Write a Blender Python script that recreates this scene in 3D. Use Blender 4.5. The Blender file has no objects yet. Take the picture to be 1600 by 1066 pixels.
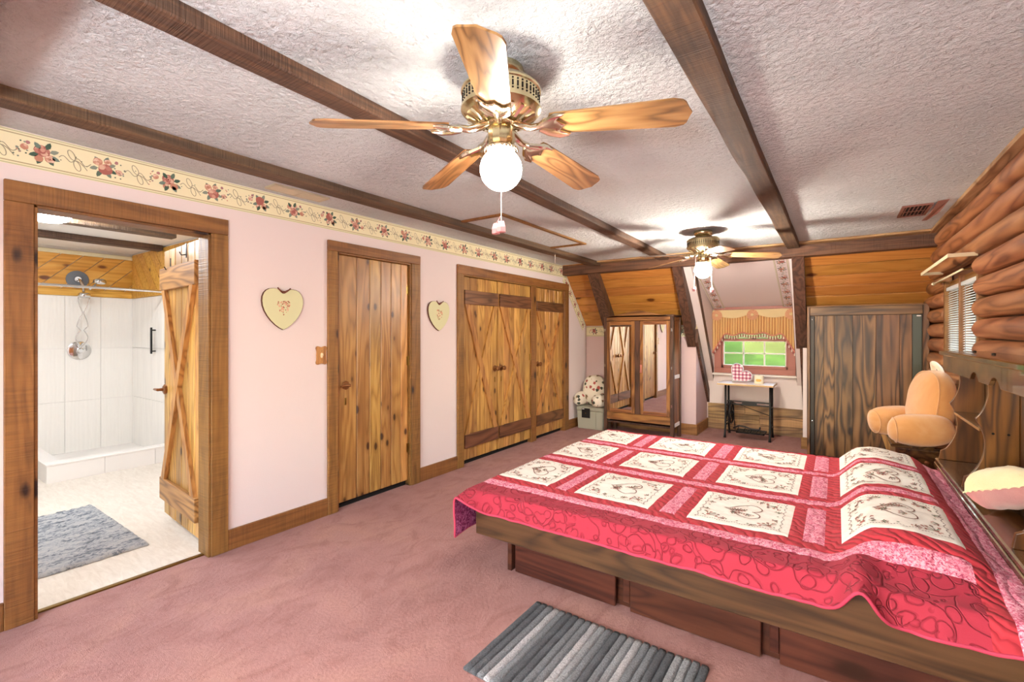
import bpy, bmesh, math, random
from mathutils import Vector, Matrix, noise as mn
random.seed(11)
sc = bpy.context.scene
COL = sc.collection
PI = math.pi

# ------------------------------------------------------------------ camera, world, lamps, exposure
cd = bpy.data.cameras.new('camera')
cam = bpy.data.objects.new('camera', cd)
COL.objects.link(cam)
cam.location = (0, 0, 1.4)
cam.rotation_euler = (PI / 2, 0, math.radians(34.73))
cd.sensor_width = 36
cd.lens = 730 / 1600 * 36
cd.shift_y = -11.5 / 1600
cd.clip_start = 0.02
sc.camera = cam
sc.view_settings.view_transform = 'Standard'
sc.view_settings.look = 'None'
sc.view_settings.gamma = 1
sc.view_settings.use_curve_mapping = False
sc.view_settings.exposure = 1.24
GLOBE = 62.0
GLOBE_FAR = 250.0
BATH = 58.0
SKY = 3.2
w = bpy.data.worlds.new('world')
sc.world = w
w.use_nodes = True
nt = w.node_tree
sky = nt.nodes.new('ShaderNodeTexSky')
sky.sky_type = 'NISHITA'
sky.sun_disc = False
sky.sun_elevation = math.radians(48)
sky.sun_rotation = math.radians(200)
sky.air_density = 1.6
sky.dust_density = 3.0
bg = nt.nodes['Background']
bg.inputs[1].default_value = SKY * 0.45
nt.links.new(sky.outputs[0], bg.inputs[0])
# added fill light behind the camera, bounced off the ceiling to brighten the room
fl = bpy.data.lights.new('added_bounce_fill', 'AREA')
fl.shape = 'DISK'
fl.size = 0.5
fl.energy = 84
fl.color = (.9, .96, 1)
fo = bpy.data.objects.new('added_bounce_fill', fl)
COL.objects.link(fo)
fo.location = (.05, -1.3, 1.2)
fo.rotation_euler = (math.radians(180 - 12), 0, math.radians(20))
sl = bpy.data.lights.new('sun', 'SUN')
sl.energy = .8
sl.angle = math.radians(3)
sl.color = (1, .93, .78)
so = bpy.data.objects.new('sun', sl)
COL.objects.link(so)
so.rotation_euler = (math.radians(8), math.radians(-48), 0)
sc.cycles.max_bounces = 8
sc.cycles.diffuse_bounces = 5
sc.cycles.glossy_bounces = 4
sc.cycles.transmission_bounces = 6
sc.cycles.sample_clamp_indirect = 6
sc.cycles.caustics_reflective = False
sc.cycles.caustics_refractive = False

# ------------------------------------------------------------------ materials
def lin(h):
    if isinstance(h, str):
        h = h.lstrip('#')
        c = [int(h[i:i + 2], 16) / 255 for i in (0, 2, 4)]
        return tuple((v / 12.92 if v <= .04045 else ((v + .055) / 1.055) ** 2.4) for v in c) + (1,)
    return tuple(h) + (1,)

class NT:
    def __init__(s, name):
        s.m = bpy.data.materials.new(name)
        s.m.use_nodes = True
        s.t = s.m.node_tree
        s.b = s.t.nodes['Principled BSDF']
    def n(s, typ, ins=None, **kw):
        nd = s.t.nodes.new('ShaderNode' + typ)
        for k, v in kw.items():
            setattr(nd, k, v)
        for k, v in (ins or {}).items():
            if isinstance(v, bpy.types.NodeSocket):
                s.t.links.new(v, nd.inputs[k])
            else:
                nd.inputs[k].default_value = v
        return nd
    def math(s, op, a, b=0.0, c=0.0):
        return s.n('Math', {0: a, 1: b, 2: c}, operation=op).outputs[0]
    def coord(s, kind='Object', scale=(1, 1, 1), rot=(0, 0, 0)):
        tc = s.n('TexCoord')
        return s.n('Mapping', {'Vector': tc.outputs[kind], 'Scale': scale, 'Rotation': rot}).outputs[0]
    def noise(s, vec, scale=5, detail=4, rough=.5, dist=0, w=None):
        d = {'Vector': vec, 'Scale': scale, 'Detail': detail, 'Roughness': rough, 'Distortion': dist}
        if w is not None:
            d['W'] = w
            return s.n('TexNoise', d, noise_dimensions='4D').outputs[0]
        return s.n('TexNoise', d).outputs[0]
    def ramp(s, fac, stops, interp='LINEAR'):
        r = s.n('ValToRGB', {0: fac})
        cr = r.color_ramp
        cr.interpolation = interp
        while len(cr.elements) < len(stops):
            cr.elements.new(.5)
        for e, (p, c) in zip(cr.elements, stops):
            e.position = p
            e.color = lin(c) if isinstance(c, str) else (tuple(c) + (1,) if len(c) == 3 else c)
        return r.outputs[0]
    def mix(s, f, a, b, mode='MIX'):
        return s.n('MixRGB', {0: f, 1: a, 2: b}, blend_type=mode).outputs[0]
    def rng(s, v, a, b, c, d):
        return s.n('MapRange', {0: v, 1: a, 2: b, 3: c, 4: d}).outputs[0]
    def set(s, **kw):
        names = {'col': 'Base Color', 'rough': 'Roughness', 'metal': 'Metallic', 'spec': 'Specular IOR Level',
                 'coat': 'Coat Weight', 'sheen': 'Sheen Weight', 'norm': 'Normal', 'emi': 'Emission Color',
                 'emis': 'Emission Strength', 'trans': 'Transmission Weight', 'ior': 'IOR', 'alpha': 'Alpha'}
        for k, v in kw.items():
            i = s.b.inputs[names[k]]
            if isinstance(v, bpy.types.NodeSocket):
                s.t.links.new(v, i)
            else:
                i.default_value = v
        return s
    def bump(s, h, strength=.5, dist=.01):
        s.set(norm=s.n('Bump', {'Height': h, 'Strength': strength, 'Distance': dist}).outputs[0])
        return s

def plain(name, c, rough=.5, metal=0, spec=.5, bump=0, bscale=80, var=0, coat=0):
    k = NT(name)
    k.set(col=lin(c), rough=rough, metal=metal, spec=spec, coat=coat)
    if bump or var:
        nz = k.noise(k.coord(), bscale, 5)
        if bump:
            k.bump(nz, bump, .004)
        if var:
            n2 = k.noise(k.coord(), bscale * .15, 4)
            k.set(col=k.mix(k.rng(n2, .3, .7, 0, var), lin(c), (0, 0, 0, 1)))
    return k.m

def wood(name, dark, mid, light, axis='Z', rough=.45, knot=.0, saw=0., grain=1., bump=.25, var=.25, coat=0., knotcol='#2a150a',
         kscale=1., rings=.45, blotch=None):
    k = NT(name)
    ai = 'XYZ'.index(axis)
    def sc3(a, b):
        v = [b, b, b]
        v[ai] = a
        return tuple(v)
    tc = k.n('TexCoord').outputs['Object']
    oi = k.n('ObjectInfo').outputs['Random']
    wv = k.math('MULTIPLY', oi, 40)
    def mp(s):
        return k.n('Mapping', {'Vector': tc, 'Scale': s}).outputs[0]
    fine = k.noise(mp(sc3(1.6 * grain, 34 * grain)), 1, 6, .6, .4, wv)
    big = k.noise(mp(sc3(.7 * grain, 6 * grain)), 1, 2, .5, .5, wv)
    ring = k.math('SINE', k.math('MULTIPLY', big, 60))
    ring = k.math('POWER', k.rng(ring, -1, 1, 0, 1), .6)
    fac = k.math('ADD', k.math('MULTIPLY', fine, 1 - rings), k.math('MULTIPLY', ring, rings))
    col = k.ramp(fac, [(.22, dark), (.5, mid), (.8, light)])
    if blotch:
        bl = k.noise(mp(sc3(1.1, 3.5)), 1, 3, .5, .3, wv)
        col = k.mix(k.rng(bl, .5, .68, 0, .75), col, lin(blotch))
    if knot:
        vo = k.n('TexVoronoi', {'Vector': k.n('VectorMath', {0: mp(sc3(2.3 * kscale, 4.6 * kscale)), 1: k.n('CombineXYZ', {0: wv, 1: wv, 2: wv}).outputs[0]}, operation='ADD').outputs[0], 'Scale': 1.})
        rn = k.n('SeparateColor', {0: vo.outputs['Color']}).outputs[0]
        gate = k.math('LESS_THAN', rn, knot)
        wob = k.math('ADD', vo.outputs['Distance'], k.math('MULTIPLY', k.math('SUBTRACT', fine, .5), .12))
        halo = k.math('MULTIPLY', k.rng(wob, .14, .38, .55, 0), gate)
        core = k.math('MULTIPLY', k.rng(wob, .11, .19, 1, 0), gate)
        col = k.mix(halo, col, lin(dark))
        col = k.mix(core, col, lin(knotcol))
    if saw:
        sw = k.noise(mp(sc3(120, 3)), 1, 2, .6, .3)
        sw2 = k.noise(mp(sc3(4, 5)), 1, 3, .6)
        smk = k.math('MULTIPLY', k.rng(sw, .35, .65, 0, 1), k.rng(sw2, .35, .6, 0.15, 1))
        col = k.mix(k.math('MULTIPLY', smk, saw), col, lin(knotcol))
    hsv = k.n('HueSaturation', {'Color': col, 'Value': k.rng(oi, 0, 1, 1 - var, 1 + var), 'Hue': k.rng(k.math('FRACT', k.math('MULTIPLY', oi, 7.3)), 0, 1, .492, .508)}).outputs[0]
    k.set(col=hsv, rough=rough, coat=coat)
    h = k.math('ADD', fine, k.math('MULTIPLY', ring, .3))
    if saw:
        h = k.math('ADD', h, k.math('MULTIPLY', smk, 1.2))
    k.bump(h, bump, .003)
    return k.m

M = {}
def carpet():
    k = NT('carpet')
    c = k.coord()
    n1 = k.noise(c, 1.6, 4, .6, .6)
    n2 = k.noise(k.coord(scale=(3, 1.5, 1), rot=(0, 0, .5)), 3, 5, .65, 1)
    n3 = k.noise(c, 260, 3, .7)
    col = k.ramp(n1, [(.3, '#a2736d'), (.52, '#b1827b'), (.72, '#ba8b7d')])
    col = k.mix(k.rng(n2, .48, .68, 0, .6), col, lin('#94625a'))
    col = k.mix(k.rng(n3, .3, .7, .22, 0), col, lin('#8f6561'))
    k.set(col=col, rough=.95, spec=.1, sheen=.1)
    h = k.math('ADD', n3, k.math('MULTIPLY', k.noise(c, 60, 4), 1.0))
    k.bump(k.math('ADD', h, k.math('MULTIPLY', n2, 1.6)), .7, .008)
    return k.m
M['carpet'] = carpet()

def popcorn():
    k = NT('ceiling_texture')
    c = k.coord()
    v = k.n('TexVoronoi', {'Vector': k.n('VectorMath', {0: c, 1: k.n('VectorMath', {0: k.n('TexNoise', {'Vector': c, 'Scale': 30., 'Detail': 3.}).outputs[1], 1: (.035, .035, .035)}, operation='MULTIPLY').outputs[0]}, operation='ADD').outputs[0], 'Scale': 34.}, feature='SMOOTH_F1')
    n = k.noise(c, 55, 5, .62, 1.2)
    h = k.math('ADD', k.math('MULTIPLY', v.outputs['Distance'], 1.1), k.math('MULTIPLY', n, 1.3))
    patch = k.rng(k.noise(c, 2.2, 3), .3, .6, .55, 1)
    h = k.math('MULTIPLY', h, patch)
    col = k.mix(k.rng(n, .52, .3, 0, .2), lin('#e2e8e9'), lin('#bcbcbb'))
    k.set(col=col, rough=.9, spec=.15)
    k.bump(h, 1., .022)
    return k.m
M['popcorn'] = popcorn()
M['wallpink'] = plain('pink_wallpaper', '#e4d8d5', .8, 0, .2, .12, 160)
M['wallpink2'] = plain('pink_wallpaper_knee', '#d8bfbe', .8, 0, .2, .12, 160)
M['white'] = plain('white_paint', '#ece8e4', .6, 0, .3, .05, 100)
M['casing'] = wood('casing_wood', '#664322', '#8c602f', '#a5753c', 'Z', .5, .5, .3, bump=.4, var=.1, kscale=1.5, rings=.16)
M['casing_y'] = wood('casing_wood_across', '#664322', '#8c602f', '#a5753c', 'Y', .5, .5, .3, bump=.4, var=.1, kscale=1.5, rings=.16)
M['casing_x'] = wood('baseboard_wood', '#74502c', '#97693a', '#b07f4a', 'X', .5, .35, .2, bump=.4, var=.12, kscale=1.2)
M['plank'] = wood('knotty_cedar_plank', '#8a602e', '#b68746', '#d3a862', 'Z', .38, .6, 0, bump=.2, var=.24, kscale=2.1, blotch='#94693c', rings=.3, knotcol='#4a2d16')
M['brace'] = wood('cedar_brace', '#8a5d30', '#ab7a42', '#c29152', 'Z', .42, .3, 0, var=.15)
M['rail'] = wood('dark_rail_wood', '#4b2f1e', '#6a452c', '#80573a', 'Y', .45, .2, 0, var=.12)
M['rail_x'] = wood('door_rail_wood', '#6d4a26', '#9a6f3d', '#b98c52', 'X', .42, .35, 0, var=.08)
M['beam'] = wood('rough_beam_wood', '#3b2c20', '#5d4634', '#8a6544', 'Y', .7, .15, .45, bump=.8, var=.1, rings=.12, blotch='#54412f')
M['beam_x'] = wood('rough_header_wood', '#3d291b', '#5b3f2a', '#785538', 'X', .65, .2, .25, bump=.6, var=.1, rings=.3)
M['beam_z'] = wood('rafter_wood', '#372519', '#54392a', '#6c4b37', 'Z', .6, .2, .15, bump=.5, var=.1, rings=.35)
M['trimlight'] = wood('light_trim_wood', '#7a5a38', '#a17c52', '#b9966a', 'X', .6, .2, .1, var=.08)
M['trimlight_y'] = wood('light_trim_wood_along', '#7a5a38', '#a17c52', '#b9966a', 'Y', .6, .2, .1, var=.08)
M['slope'] = wood('orange_pine_board', '#a06a2e', '#b57b39', '#c48b47', 'X', .32, .4, 0, bump=.12, var=.16, kscale=1.2, knotcol='#5b2c10', rings=.25)
M['log'] = wood('log_wood', '#6b3d24', '#98623e', '#b47f54', 'Y', .42, .25, 0, grain=.8, bump=.45, var=.1, rings=.42, knotcol='#4a2413')
M['bed'] = wood('dark_bed_pine', '#2a1c11', '#48301c', '#5f4229', 'X', .38, .5, 0, bump=.25, var=.06, kscale=.8, rings=.3, coat=.15)
M['drawer'] = wood('dark_drawer_pine', '#28120c', '#432217', '#552f20', 'X', .35, .5, 0, bump=.2, var=.1, kscale=1., rings=.3, coat=.15)
M['head_y'] = wood('dark_headboard_pine', '#352010', '#53361c', '#6f4e2a', 'Y', .24, .4, 0, bump=.12, var=.06, coat=.5, rings=.4)
M['head_z'] = wood('dark_headboard_pine_upright', '#38200e', '#5a3717', '#7a5023', 'Z', .3, .5, 0, bump=.15, var=.06, coat=.3, rings=.4, kscale=.9)
M['walnut'] = wood('walnut_plank', '#382613', '#664528', '#8f683f', 'Z', .4, .4, 0, bump=.15, var=.25, rings=.55, kscale=1.3, blotch='#3a2a1a')
M['walnut_x'] = wood('walnut_rail', '#422e19', '#6a4a2b', '#8a6740', 'X', .4, .3, 0, var=.1, rings=.5)
M['ward'] = wood('wardrobe_wood', '#5d381d', '#84542d', '#a06e3d', 'Z', .4, .2, 0, var=.08)
M['ward_x'] = wood('wardrobe_wood_across', '#5d381d', '#84542d', '#a06e3d', 'X', .4, .2, 0, var=.08)
M['ward_dark'] = wood('wardrobe_dark_wood', '#33211a', '#4b3226', '#5e4232', 'Z', .4, .1, 0, var=.08)
M['oldplank'] = wood('aged_wall_plank', '#6a5238', '#9a7952', '#ba9662', 'X', .6, .4, .2, var=.2, kscale=1.2, blotch='#6e583f')
M['oak'] = wood('oak_blade', '#60442a', '#93693f', '#ad8557', 'X', .28, 0, 0, bump=.12, var=.05, coat=.25, rings=.42, grain=1.5)
M['walnut_blade'] = M['oak']
M['cedar_bath'] = wood('golden_pine_board', '#b27a2c', '#d3993f', '#e2b25c', 'Y', .4, .35, 0, var=.1, kscale=1.4, rings=.3, knotcol='#6b3a14')
M['brass'] = plain('polished_brass', '#d0c39c', .22, 1, .5)
M['brass_dark'] = plain('antique_brass', '#8f7440', .3, 1, .5)
M['iron_gold'] = plain('bright_brass_casting', '#e2dac6', .14, 1, .5)
M['chrome'] = plain('chrome', '#d8d8d8', .08, 1)
M['black'] = plain('black_iron', '#17181a', .4, .3, .5, .1, 60)
M['dark'] = plain('dark_void', '#0b0908', .9)
M['blackplastic'] = plain('black_plastic', '#141416', .35)
M['greyplastic'] = plain('grey_plastic', '#aaa998', .5, 0, .4, .05, 200)
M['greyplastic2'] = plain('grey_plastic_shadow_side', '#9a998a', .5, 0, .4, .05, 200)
M['bronze'] = plain('copper_bronze', '#8d5f3a', .35, .7)
M['cream'] = plain('cream_paint', '#e6dcb8', .5, 0, .4)
M['heart'] = plain('pale_green_paint', '#d6d8ac', .6, 0, .3, .05, 60)
M['heartedge'] = plain('brown_edge_paint', '#5a3322', .6)
M['mirror'] = plain('mirror_glass', '#eeeeee', .01, 1)
M['pinkknob'] = plain('pink_wood_pull', '#c98f92', .5)
M['cord'] = plain('white_cord', '#e2ddd4', .8)
M['winred'] = plain('rose_brown_paint', '#a8695c', .45, 0, .4, .05, 60)
M['winwhite'] = plain('white_window_paint', '#e9e4de', .5)
def blindmat():
    k = NT('white_blind')
    k.set(col=lin('#f2f4f4'), rough=.5)
    tl = k.n('BsdfTranslucent', {'Color': lin('#f2f4f4')})
    mx = k.n('MixShader', {0: .5, 1: k.b.outputs[0], 2: tl.outputs[0]})
    k.t.links.new(mx.outputs[0], k.t.nodes['Material Output'].inputs[0])
    return k.m
M['blind'] = blindmat()
M['lawn'] = None
M['candle'] = plain('yellow_wax', '#f0c56a', .6)
M['candlewhite'] = plain('white_wax', '#f4ead2', .6)
M['purple'] = plain('purple', '#6a1f44', .8)
M['tan'] = plain('laminate_white', '#efe8dc', .35)
M['tanedge'] = plain('tan_edge', '#c39f6c', .5)
M['tassel'] = plain('pink_tassel', '#c88272', .8)
M['vent'] = plain('rose_vent_metal', '#8d5f52', .5, .2)
M['ventcream'] = plain('cream_vent_metal', '#c9bfa2', .5, .2)
M['pinkribbon'] = plain('brown_ribbon', '#6b3a26', .6)

def colattr(name, rough=.75):
    k = NT(name)
    a = k.n('Attribute', attribute_name='Col')
    k.set(col=a.outputs['Color'], rough=rough, spec=.2)
    return k.m
M['print'] = colattr('printed_colours')
M['thread'] = colattr('embroidery_thread', .8)

def emit(name, c, s):
    k = NT(name)
    k.set(col=lin(c), emi=lin(c), emis=s, rough=.4)
    return k.m
M['globe'] = emit('lit_globe', '#fff3e4', GLOBE)
M['globe_far'] = emit('lit_globe_far', '#fff3e4', GLOBE_FAR)
M['bathlight'] = emit('bath_light', '#f4faff', BATH)

def glass(name):
    k = NT(name)
    t = k.t
    tr = k.n('BsdfTransparent')
    gl = k.n('BsdfGlossy', {'Roughness': .02})
    fr = k.n('Fresnel', {0: 1.45})
    mx = k.n('MixShader', {0: fr.outputs[0], 1: tr.outputs[0], 2: gl.outputs[0]})
    t.links.new(mx.outputs[0], t.nodes['Material Output'].inputs[0])
    return k.m
M['glass'] = glass('window_glass')

def fabric_red():
    k = NT('red_quilt_cotton')
    c = k.coord()
    wv = k.n('VectorMath', {0: c, 1: k.n('VectorMath', {0: k.n('TexNoise', {'Vector': c, 'Scale': 9., 'Detail': 1.}).outputs[1], 1: (.06, .06, .06)}, operation='MULTIPLY').outputs[0]}, operation='ADD').outputs[0]
    v = k.n('TexVoronoi', {'Vector': wv, 'Scale': 7.5}, feature='F1')
    v2 = k.n('TexVoronoi', {'Vector': wv, 'Scale': 19.}, feature='F1')
    s1 = k.math('ABSOLUTE', k.math('SINE', k.math('MULTIPLY', v.outputs['Distance'], 10.5)))
    s2 = k.rng(k.math('ABSOLUTE', k.math('SUBTRACT', v2.outputs['Distance'], .42)), 0, .07, 0, 1)
    seam = k.math('MINIMUM', k.rng(s1, 0, .3, 0, 1), s2)
    n = k.noise(c, 400, 3)
    col = k.mix(k.rng(seam, 0, .5, .3, 0), lin('#a63546'), lin('#7c1a2c'))
    col = k.mix(k.rng(k.noise(c, 3, 3), .35, .7, 0, .25), col, lin('#98293e'))
    k.set(col=col, rough=.85, spec=.12, sheen=.04)
    k.bump(k.math('ADD', k.math('POWER', seam, .6), k.math('MULTIPLY', n, .05)), .7, .012)
    return k.m
M['red'] = fabric_red()

def fabric_sash():
    k = NT('red_sashing_cotton')
    c = k.coord(scale=(1, 1, 1))
    wv = k.n('TexWave', {'Vector': c, 'Scale': 11., 'Distortion': 7., 'Detail': 2., 'Detail Scale': 1.2}, wave_type='BANDS', bands_direction='DIAGONAL').outputs['Fac']
    col = k.mix(k.rng(wv, 0, .35, .3, 0), lin('#b83a45'), lin('#861c2b'))
    k.set(col=col, rough=.85, spec=.12, sheen=.04)
    k.bump(k.math('POWER', wv, .5), .7, .01)
    return k.m
M['sash'] = fabric_sash()

def batik(name, a, b, c3, sc_=70):
    k = NT(name)
    c = k.coord()
    n = k.noise(c, sc_, 4, .65, 1.5)
    col = k.ramp(n, [(.36, a), (.47, b), (.6, c3)])
    n2 = k.noise(c, sc_ * .2, 3)
    col = k.mix(k.rng(n2, .45, .7, 0, .35), col, lin(b))
    k.set(col=col, rough=.85, spec=.12, sheen=.04)
    wv = k.n('TexWave', {'Vector': c, 'Scale': 8., 'Distortion': 8., 'Detail': 2.}).outputs['Fac']
    k.bump(k.math('POWER', wv, .5), .45, .008)
    return k.m
M['batik'] = batik('pink_batik_print', '#9c2b4d', '#d9728c', '#eeb4c4')
M['backing'] = batik('purple_backing_print', '#4d1533', '#86305f', '#b0628f', 45)

def block():
    k = NT('cream_quilt_muslin')
    c = k.coord()
    k.set(col=k.mix(k.rng(k.noise(c, 8, 3), .4, .7, 0, .12), lin('#f6f2ea'), lin('#d9cfc2')), rough=.85, spec=.15)
    k.bump(k.noise(c, 35, 4), .35, .008)
    return k.m
M['block'] = block()

def plush(name, a, b, c3):
    k = NT(name)
    c = k.coord()
    n = k.noise(c, 4, 4, .6, .6)
    f = k.noise(c, 260, 3, .7)
    col = k.ramp(n, [(.3, a), (.55, b), (.75, c3)])
    k.set(col=col, rough=.95, spec=.1, sheen=.6)
    k.bump(k.math('ADD', f, k.math('MULTIPLY', k.noise(c, 25, 4), 1.)), .5, .006)
    return k.m
M['orange'] = plush('apricot_plush', '#c78f58', '#d09b63', '#d9ab7c')
M['orange_w'] = plush('pale_apricot_plush', '#efdcc2', '#f3e4cc', '#f6ead8')
M['creamfab'] = plush('cream_satin', '#e6d2a0', '#eddcb2', '#f2e4c0')
M['pinkstripe'] = plush('pink_stripe_ticking', '#b9787c', '#cc9090', '#d9a5a2')

def floral():
    k = NT('leaf_print_cotton')
    c = k.coord()
    v = k.n('TexVoronoi', {'Vector': c, 'Scale': 15.})
    r = k.n('SeparateColor', {0: v.outputs['Color']})
    wob = k.math('ADD', v.outputs['Distance'], k.math('MULTIPLY', k.math('SUBTRACT', k.noise(c, 60, 3), .5), .5))
    m = k.math('MULTIPLY', k.math('LESS_THAN', wob, .36), k.math('LESS_THAN', r.outputs[0], .75))
    colr = k.ramp(r.outputs[1], [(.0, '#3d4436'), (.34, '#a8534a'), (.67, '#8a7355'), (.9, '#575446')], 'CONSTANT')
    k.set(col=k.mix(m, lin('#e4dccb'), colr), rough=.85)
    k.bump(k.noise(c, 30, 3), .3, .006)
    return k.m
M['floral'] = floral()

def gingham():
    k = NT('pink_gingham')
    c = k.n('TexCoord').outputs['Object']
    s = k.n('SeparateXYZ', {0: c})
    def stripe(o):
        return k.math('LESS_THAN', k.math('FRACT', k.math('MULTIPLY', o, 22.)), .5)
    a = k.math('ADD', stripe(s.outputs[0]), stripe(s.outputs[2]))
    col = k.ramp(k.math('MULTIPLY', a, .5), [(0., '#f2e6ea'), (.4, '#c9839a'), (.8, '#8e3a5c')], 'CONSTANT')
    k.set(col=col, rough=.5)
    return k.m
M['gingham'] = gingham()

def tile():
    k = NT('white_wave_tile')
    tc = k.coord(scale=(1, 1, .22))
    wv = k.n('TexWave', {'Vector': tc, 'Scale': 9., 'Distortion': 3.5, 'Detail': 1., 'Detail Scale': .9}, wave_type='BANDS', bands_direction='Y').outputs['Fac']
    k.set(col=lin('#f1eee8'), rough=.25, spec=.5)
    k.bump(wv, .2, .010)
    return k.m
M['tile'] = tile()

def bathfloor():
    k = NT('pale_vinyl')
    c = k.coord(scale=(2, 9, 1), rot=(0, 0, .4))
    n = k.noise(c, 4, 6, .7, .8)
    k.set(col=k.ramp(n, [(.3, '#cfc4b6'), (.55, '#ddd4c8'), (.75, '#e6dfd4')]), rough=.4)
    return k.m
M['bathfloor'] = bathfloor()

def shag():
    k = NT('blue_grey_shag')
    c = k.coord(scale=(2.4, 1, 1))
    n = k.noise(c, 9, 7, .78, 1.2)
    f = k.noise(k.coord(), 120, 4, .7)
    col = k.ramp(n, [(.33, '#36404f'), (.44, '#8893a4'), (.51, '#d9dce0'), (.7, '#efede9')])
    k.set(col=col, rough=.95, sheen=.3)
    k.bump(k.math('ADD', f, n), 1., .02)
    return k.m
M['shag'] = shag()

def rib(name, c):
    k = NT(name)
    co = k.coord()
    f = k.noise(co, 160, 4, .7)
    n = k.noise(co, 14, 3)
    k.set(col=k.mix(k.rng(f, .35, .65, .6, 0), k.mix(k.rng(n, .4, .7, 0, .3), lin(c), lin('#8d9298')), lin('#26292d')), rough=.95)
    k.bump(f, .9, .012)
    return k.m
RIB = [rib('rug_pile_charcoal', '#666a6e'), rib('rug_pile_grey', '#92969a'), rib('rug_pile_silver', '#b6b9bb'), rib('rug_pile_white', '#dddcdd')]

def lawn():
    k = NT('lawn_grass')
    c = k.coord()
    n = k.noise(c, .5, 6, .7)
    n2 = k.noise(c, 9, 6, .8)
    col = k.ramp(n, [(.3, '#17240c'), (.55, '#263616'), (.75, '#36481d')])
    col = k.mix(k.rng(n2, .5, .3, 0, .6), col, lin('#16240e'))
    k.set(col=col, rough=1., spec=0.)
    return k.m
M['lawn'] = lawn()
def valmat():
    k = NT('gold_stripe_cloth')
    u = k.n('TexCoord').outputs['Object']
    s = k.n('SeparateXYZ', {0: u})
    st = k.math('LESS_THAN', k.math('FRACT', k.math('MULTIPLY', s.outputs[0], 30.)), .3)
    col = k.mix(st, lin('#e0bd84'), lin('#b07a4c'))
    k.set(col=col, rough=.8, spec=.2)
    return k.m
M['valance'] = valmat()
M['swag'] = plain('cream_swag_cloth', '#dcc99a', .8, 0, .2, .1, 90)
M['rosette'] = plain('rosette_cloth', '#dcab88', .8, 0, .2)

# ------------------------------------------------------------------ mesh helpers
def BM():
    return bmesh.new()

def box(bm, x0, x1, y0, y1, z0, z1, bev=0.):
    vs = [bm.verts.new((x, y, z)) for x in (x0, x1) for y in (y0, y1) for z in (z0, z1)]
    idx = [(0, 1, 3, 2), (4, 6, 7, 5), (0, 4, 5, 1), (2, 3, 7, 6), (0, 2, 6, 4), (1, 5, 7, 3)]
    fs = [bm.faces.new([vs[i] for i in q]) for q in idx]
    if bev:
        es = list({e for f in fs for e in f.edges})
        bmesh.ops.bevel(bm, geom=es, offset=bev, segments=1, affect='EDGES', profile=.5)
    return bm

def obox(bm, c, u, v, w, bev=0.):
    c, u, v, w = Vector(c), Vector(u), Vector(v), Vector(w)
    vs = [bm.verts.new(c + a * u + b * v + d * w) for a in (-1, 1) for b in (-1, 1) for d in (-1, 1)]
    idx = [(0, 1, 3, 2), (4, 6, 7, 5), (0, 4, 5, 1), (2, 3, 7, 6), (0, 2, 6, 4), (1, 5, 7, 3)]
    fs = [bm.faces.new([vs[i] for i in q]) for q in idx]
    if bev:
        es = list({e for f in fs for e in f.edges})
        bmesh.ops.bevel(bm, geom=es, offset=bev, segments=1, affect='EDGES', profile=.5)
    bmesh.ops.recalc_face_normals(bm, faces=bm.faces[:])
    return bm

def bar(bm, a, b, up, wd, th, bev=0.):
    """board from a to b; up is the thickness direction"""
    a, b = Vector(a), Vector(b)
    d = (b - a)
    n = Vector(up).normalized()
    s = d.cross(n).normalized()
    return obox(bm, (a + b) / 2, d / 2, s * wd / 2, n * th / 2, bev)

def prism(bm, pts, vec, bev=0.):
    vec = Vector(vec)
    a = [bm.verts.new(p) for p in pts]
    b = [bm.verts.new(Vector(p) + vec) for p in pts]
    n = len(pts)
    fs = [bm.faces.new(a), bm.faces.new(b[::-1])]
    for i in range(n):
        fs.append(bm.faces.new([a[i], b[i], b[(i + 1) % n], a[(i + 1) % n]]))
    bmesh.ops.recalc_face_normals(bm, faces=fs)
    if bev:
        es = list(set(fs[0].edges) | set(fs[1].edges))
        bmesh.ops.bevel(bm, geom=es, offset=bev, segments=2, affect='EDGES', profile=.5)
    return bm

def tube(bm, pts, r, n=8, cap=True, closed=False):
    pts = [Vector(p) for p in pts]
    rs = r if isinstance(r, (list, tuple)) else [r] * len(pts)
    rings = []
    prev = None
    N = len(pts)
    for i, p in enumerate(pts):
        if closed:
            t = pts[(i + 1) % N] - pts[i - 1]
        else:
            t = pts[min(i + 1, N - 1)] - pts[max(i - 1, 0)]
        t.normalize()
        if prev is None:
            s = t.orthogonal().normalized()
        else:
            s = (prev - t * prev.dot(t))
            s = s.normalized() if s.length > 1e-6 else t.orthogonal().normalized()
        prev = s
        q = t.cross(s)
        rings.append([bm.verts.new(p + (s * math.cos(2 * PI * k / n) + q * math.sin(2 * PI * k / n)) * rs[i]) for k in range(n)])
    for i in range(N if closed else N - 1):
        a, b = rings[i], rings[(i + 1) % N]
        for k in range(n):
            bm.faces.new([a[k], a[(k + 1) % n], b[(k + 1) % n], b[k]])
    if cap and not closed:
        bm.faces.new(rings[0][::-1])
        bm.faces.new(rings[-1])
    return bm

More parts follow.
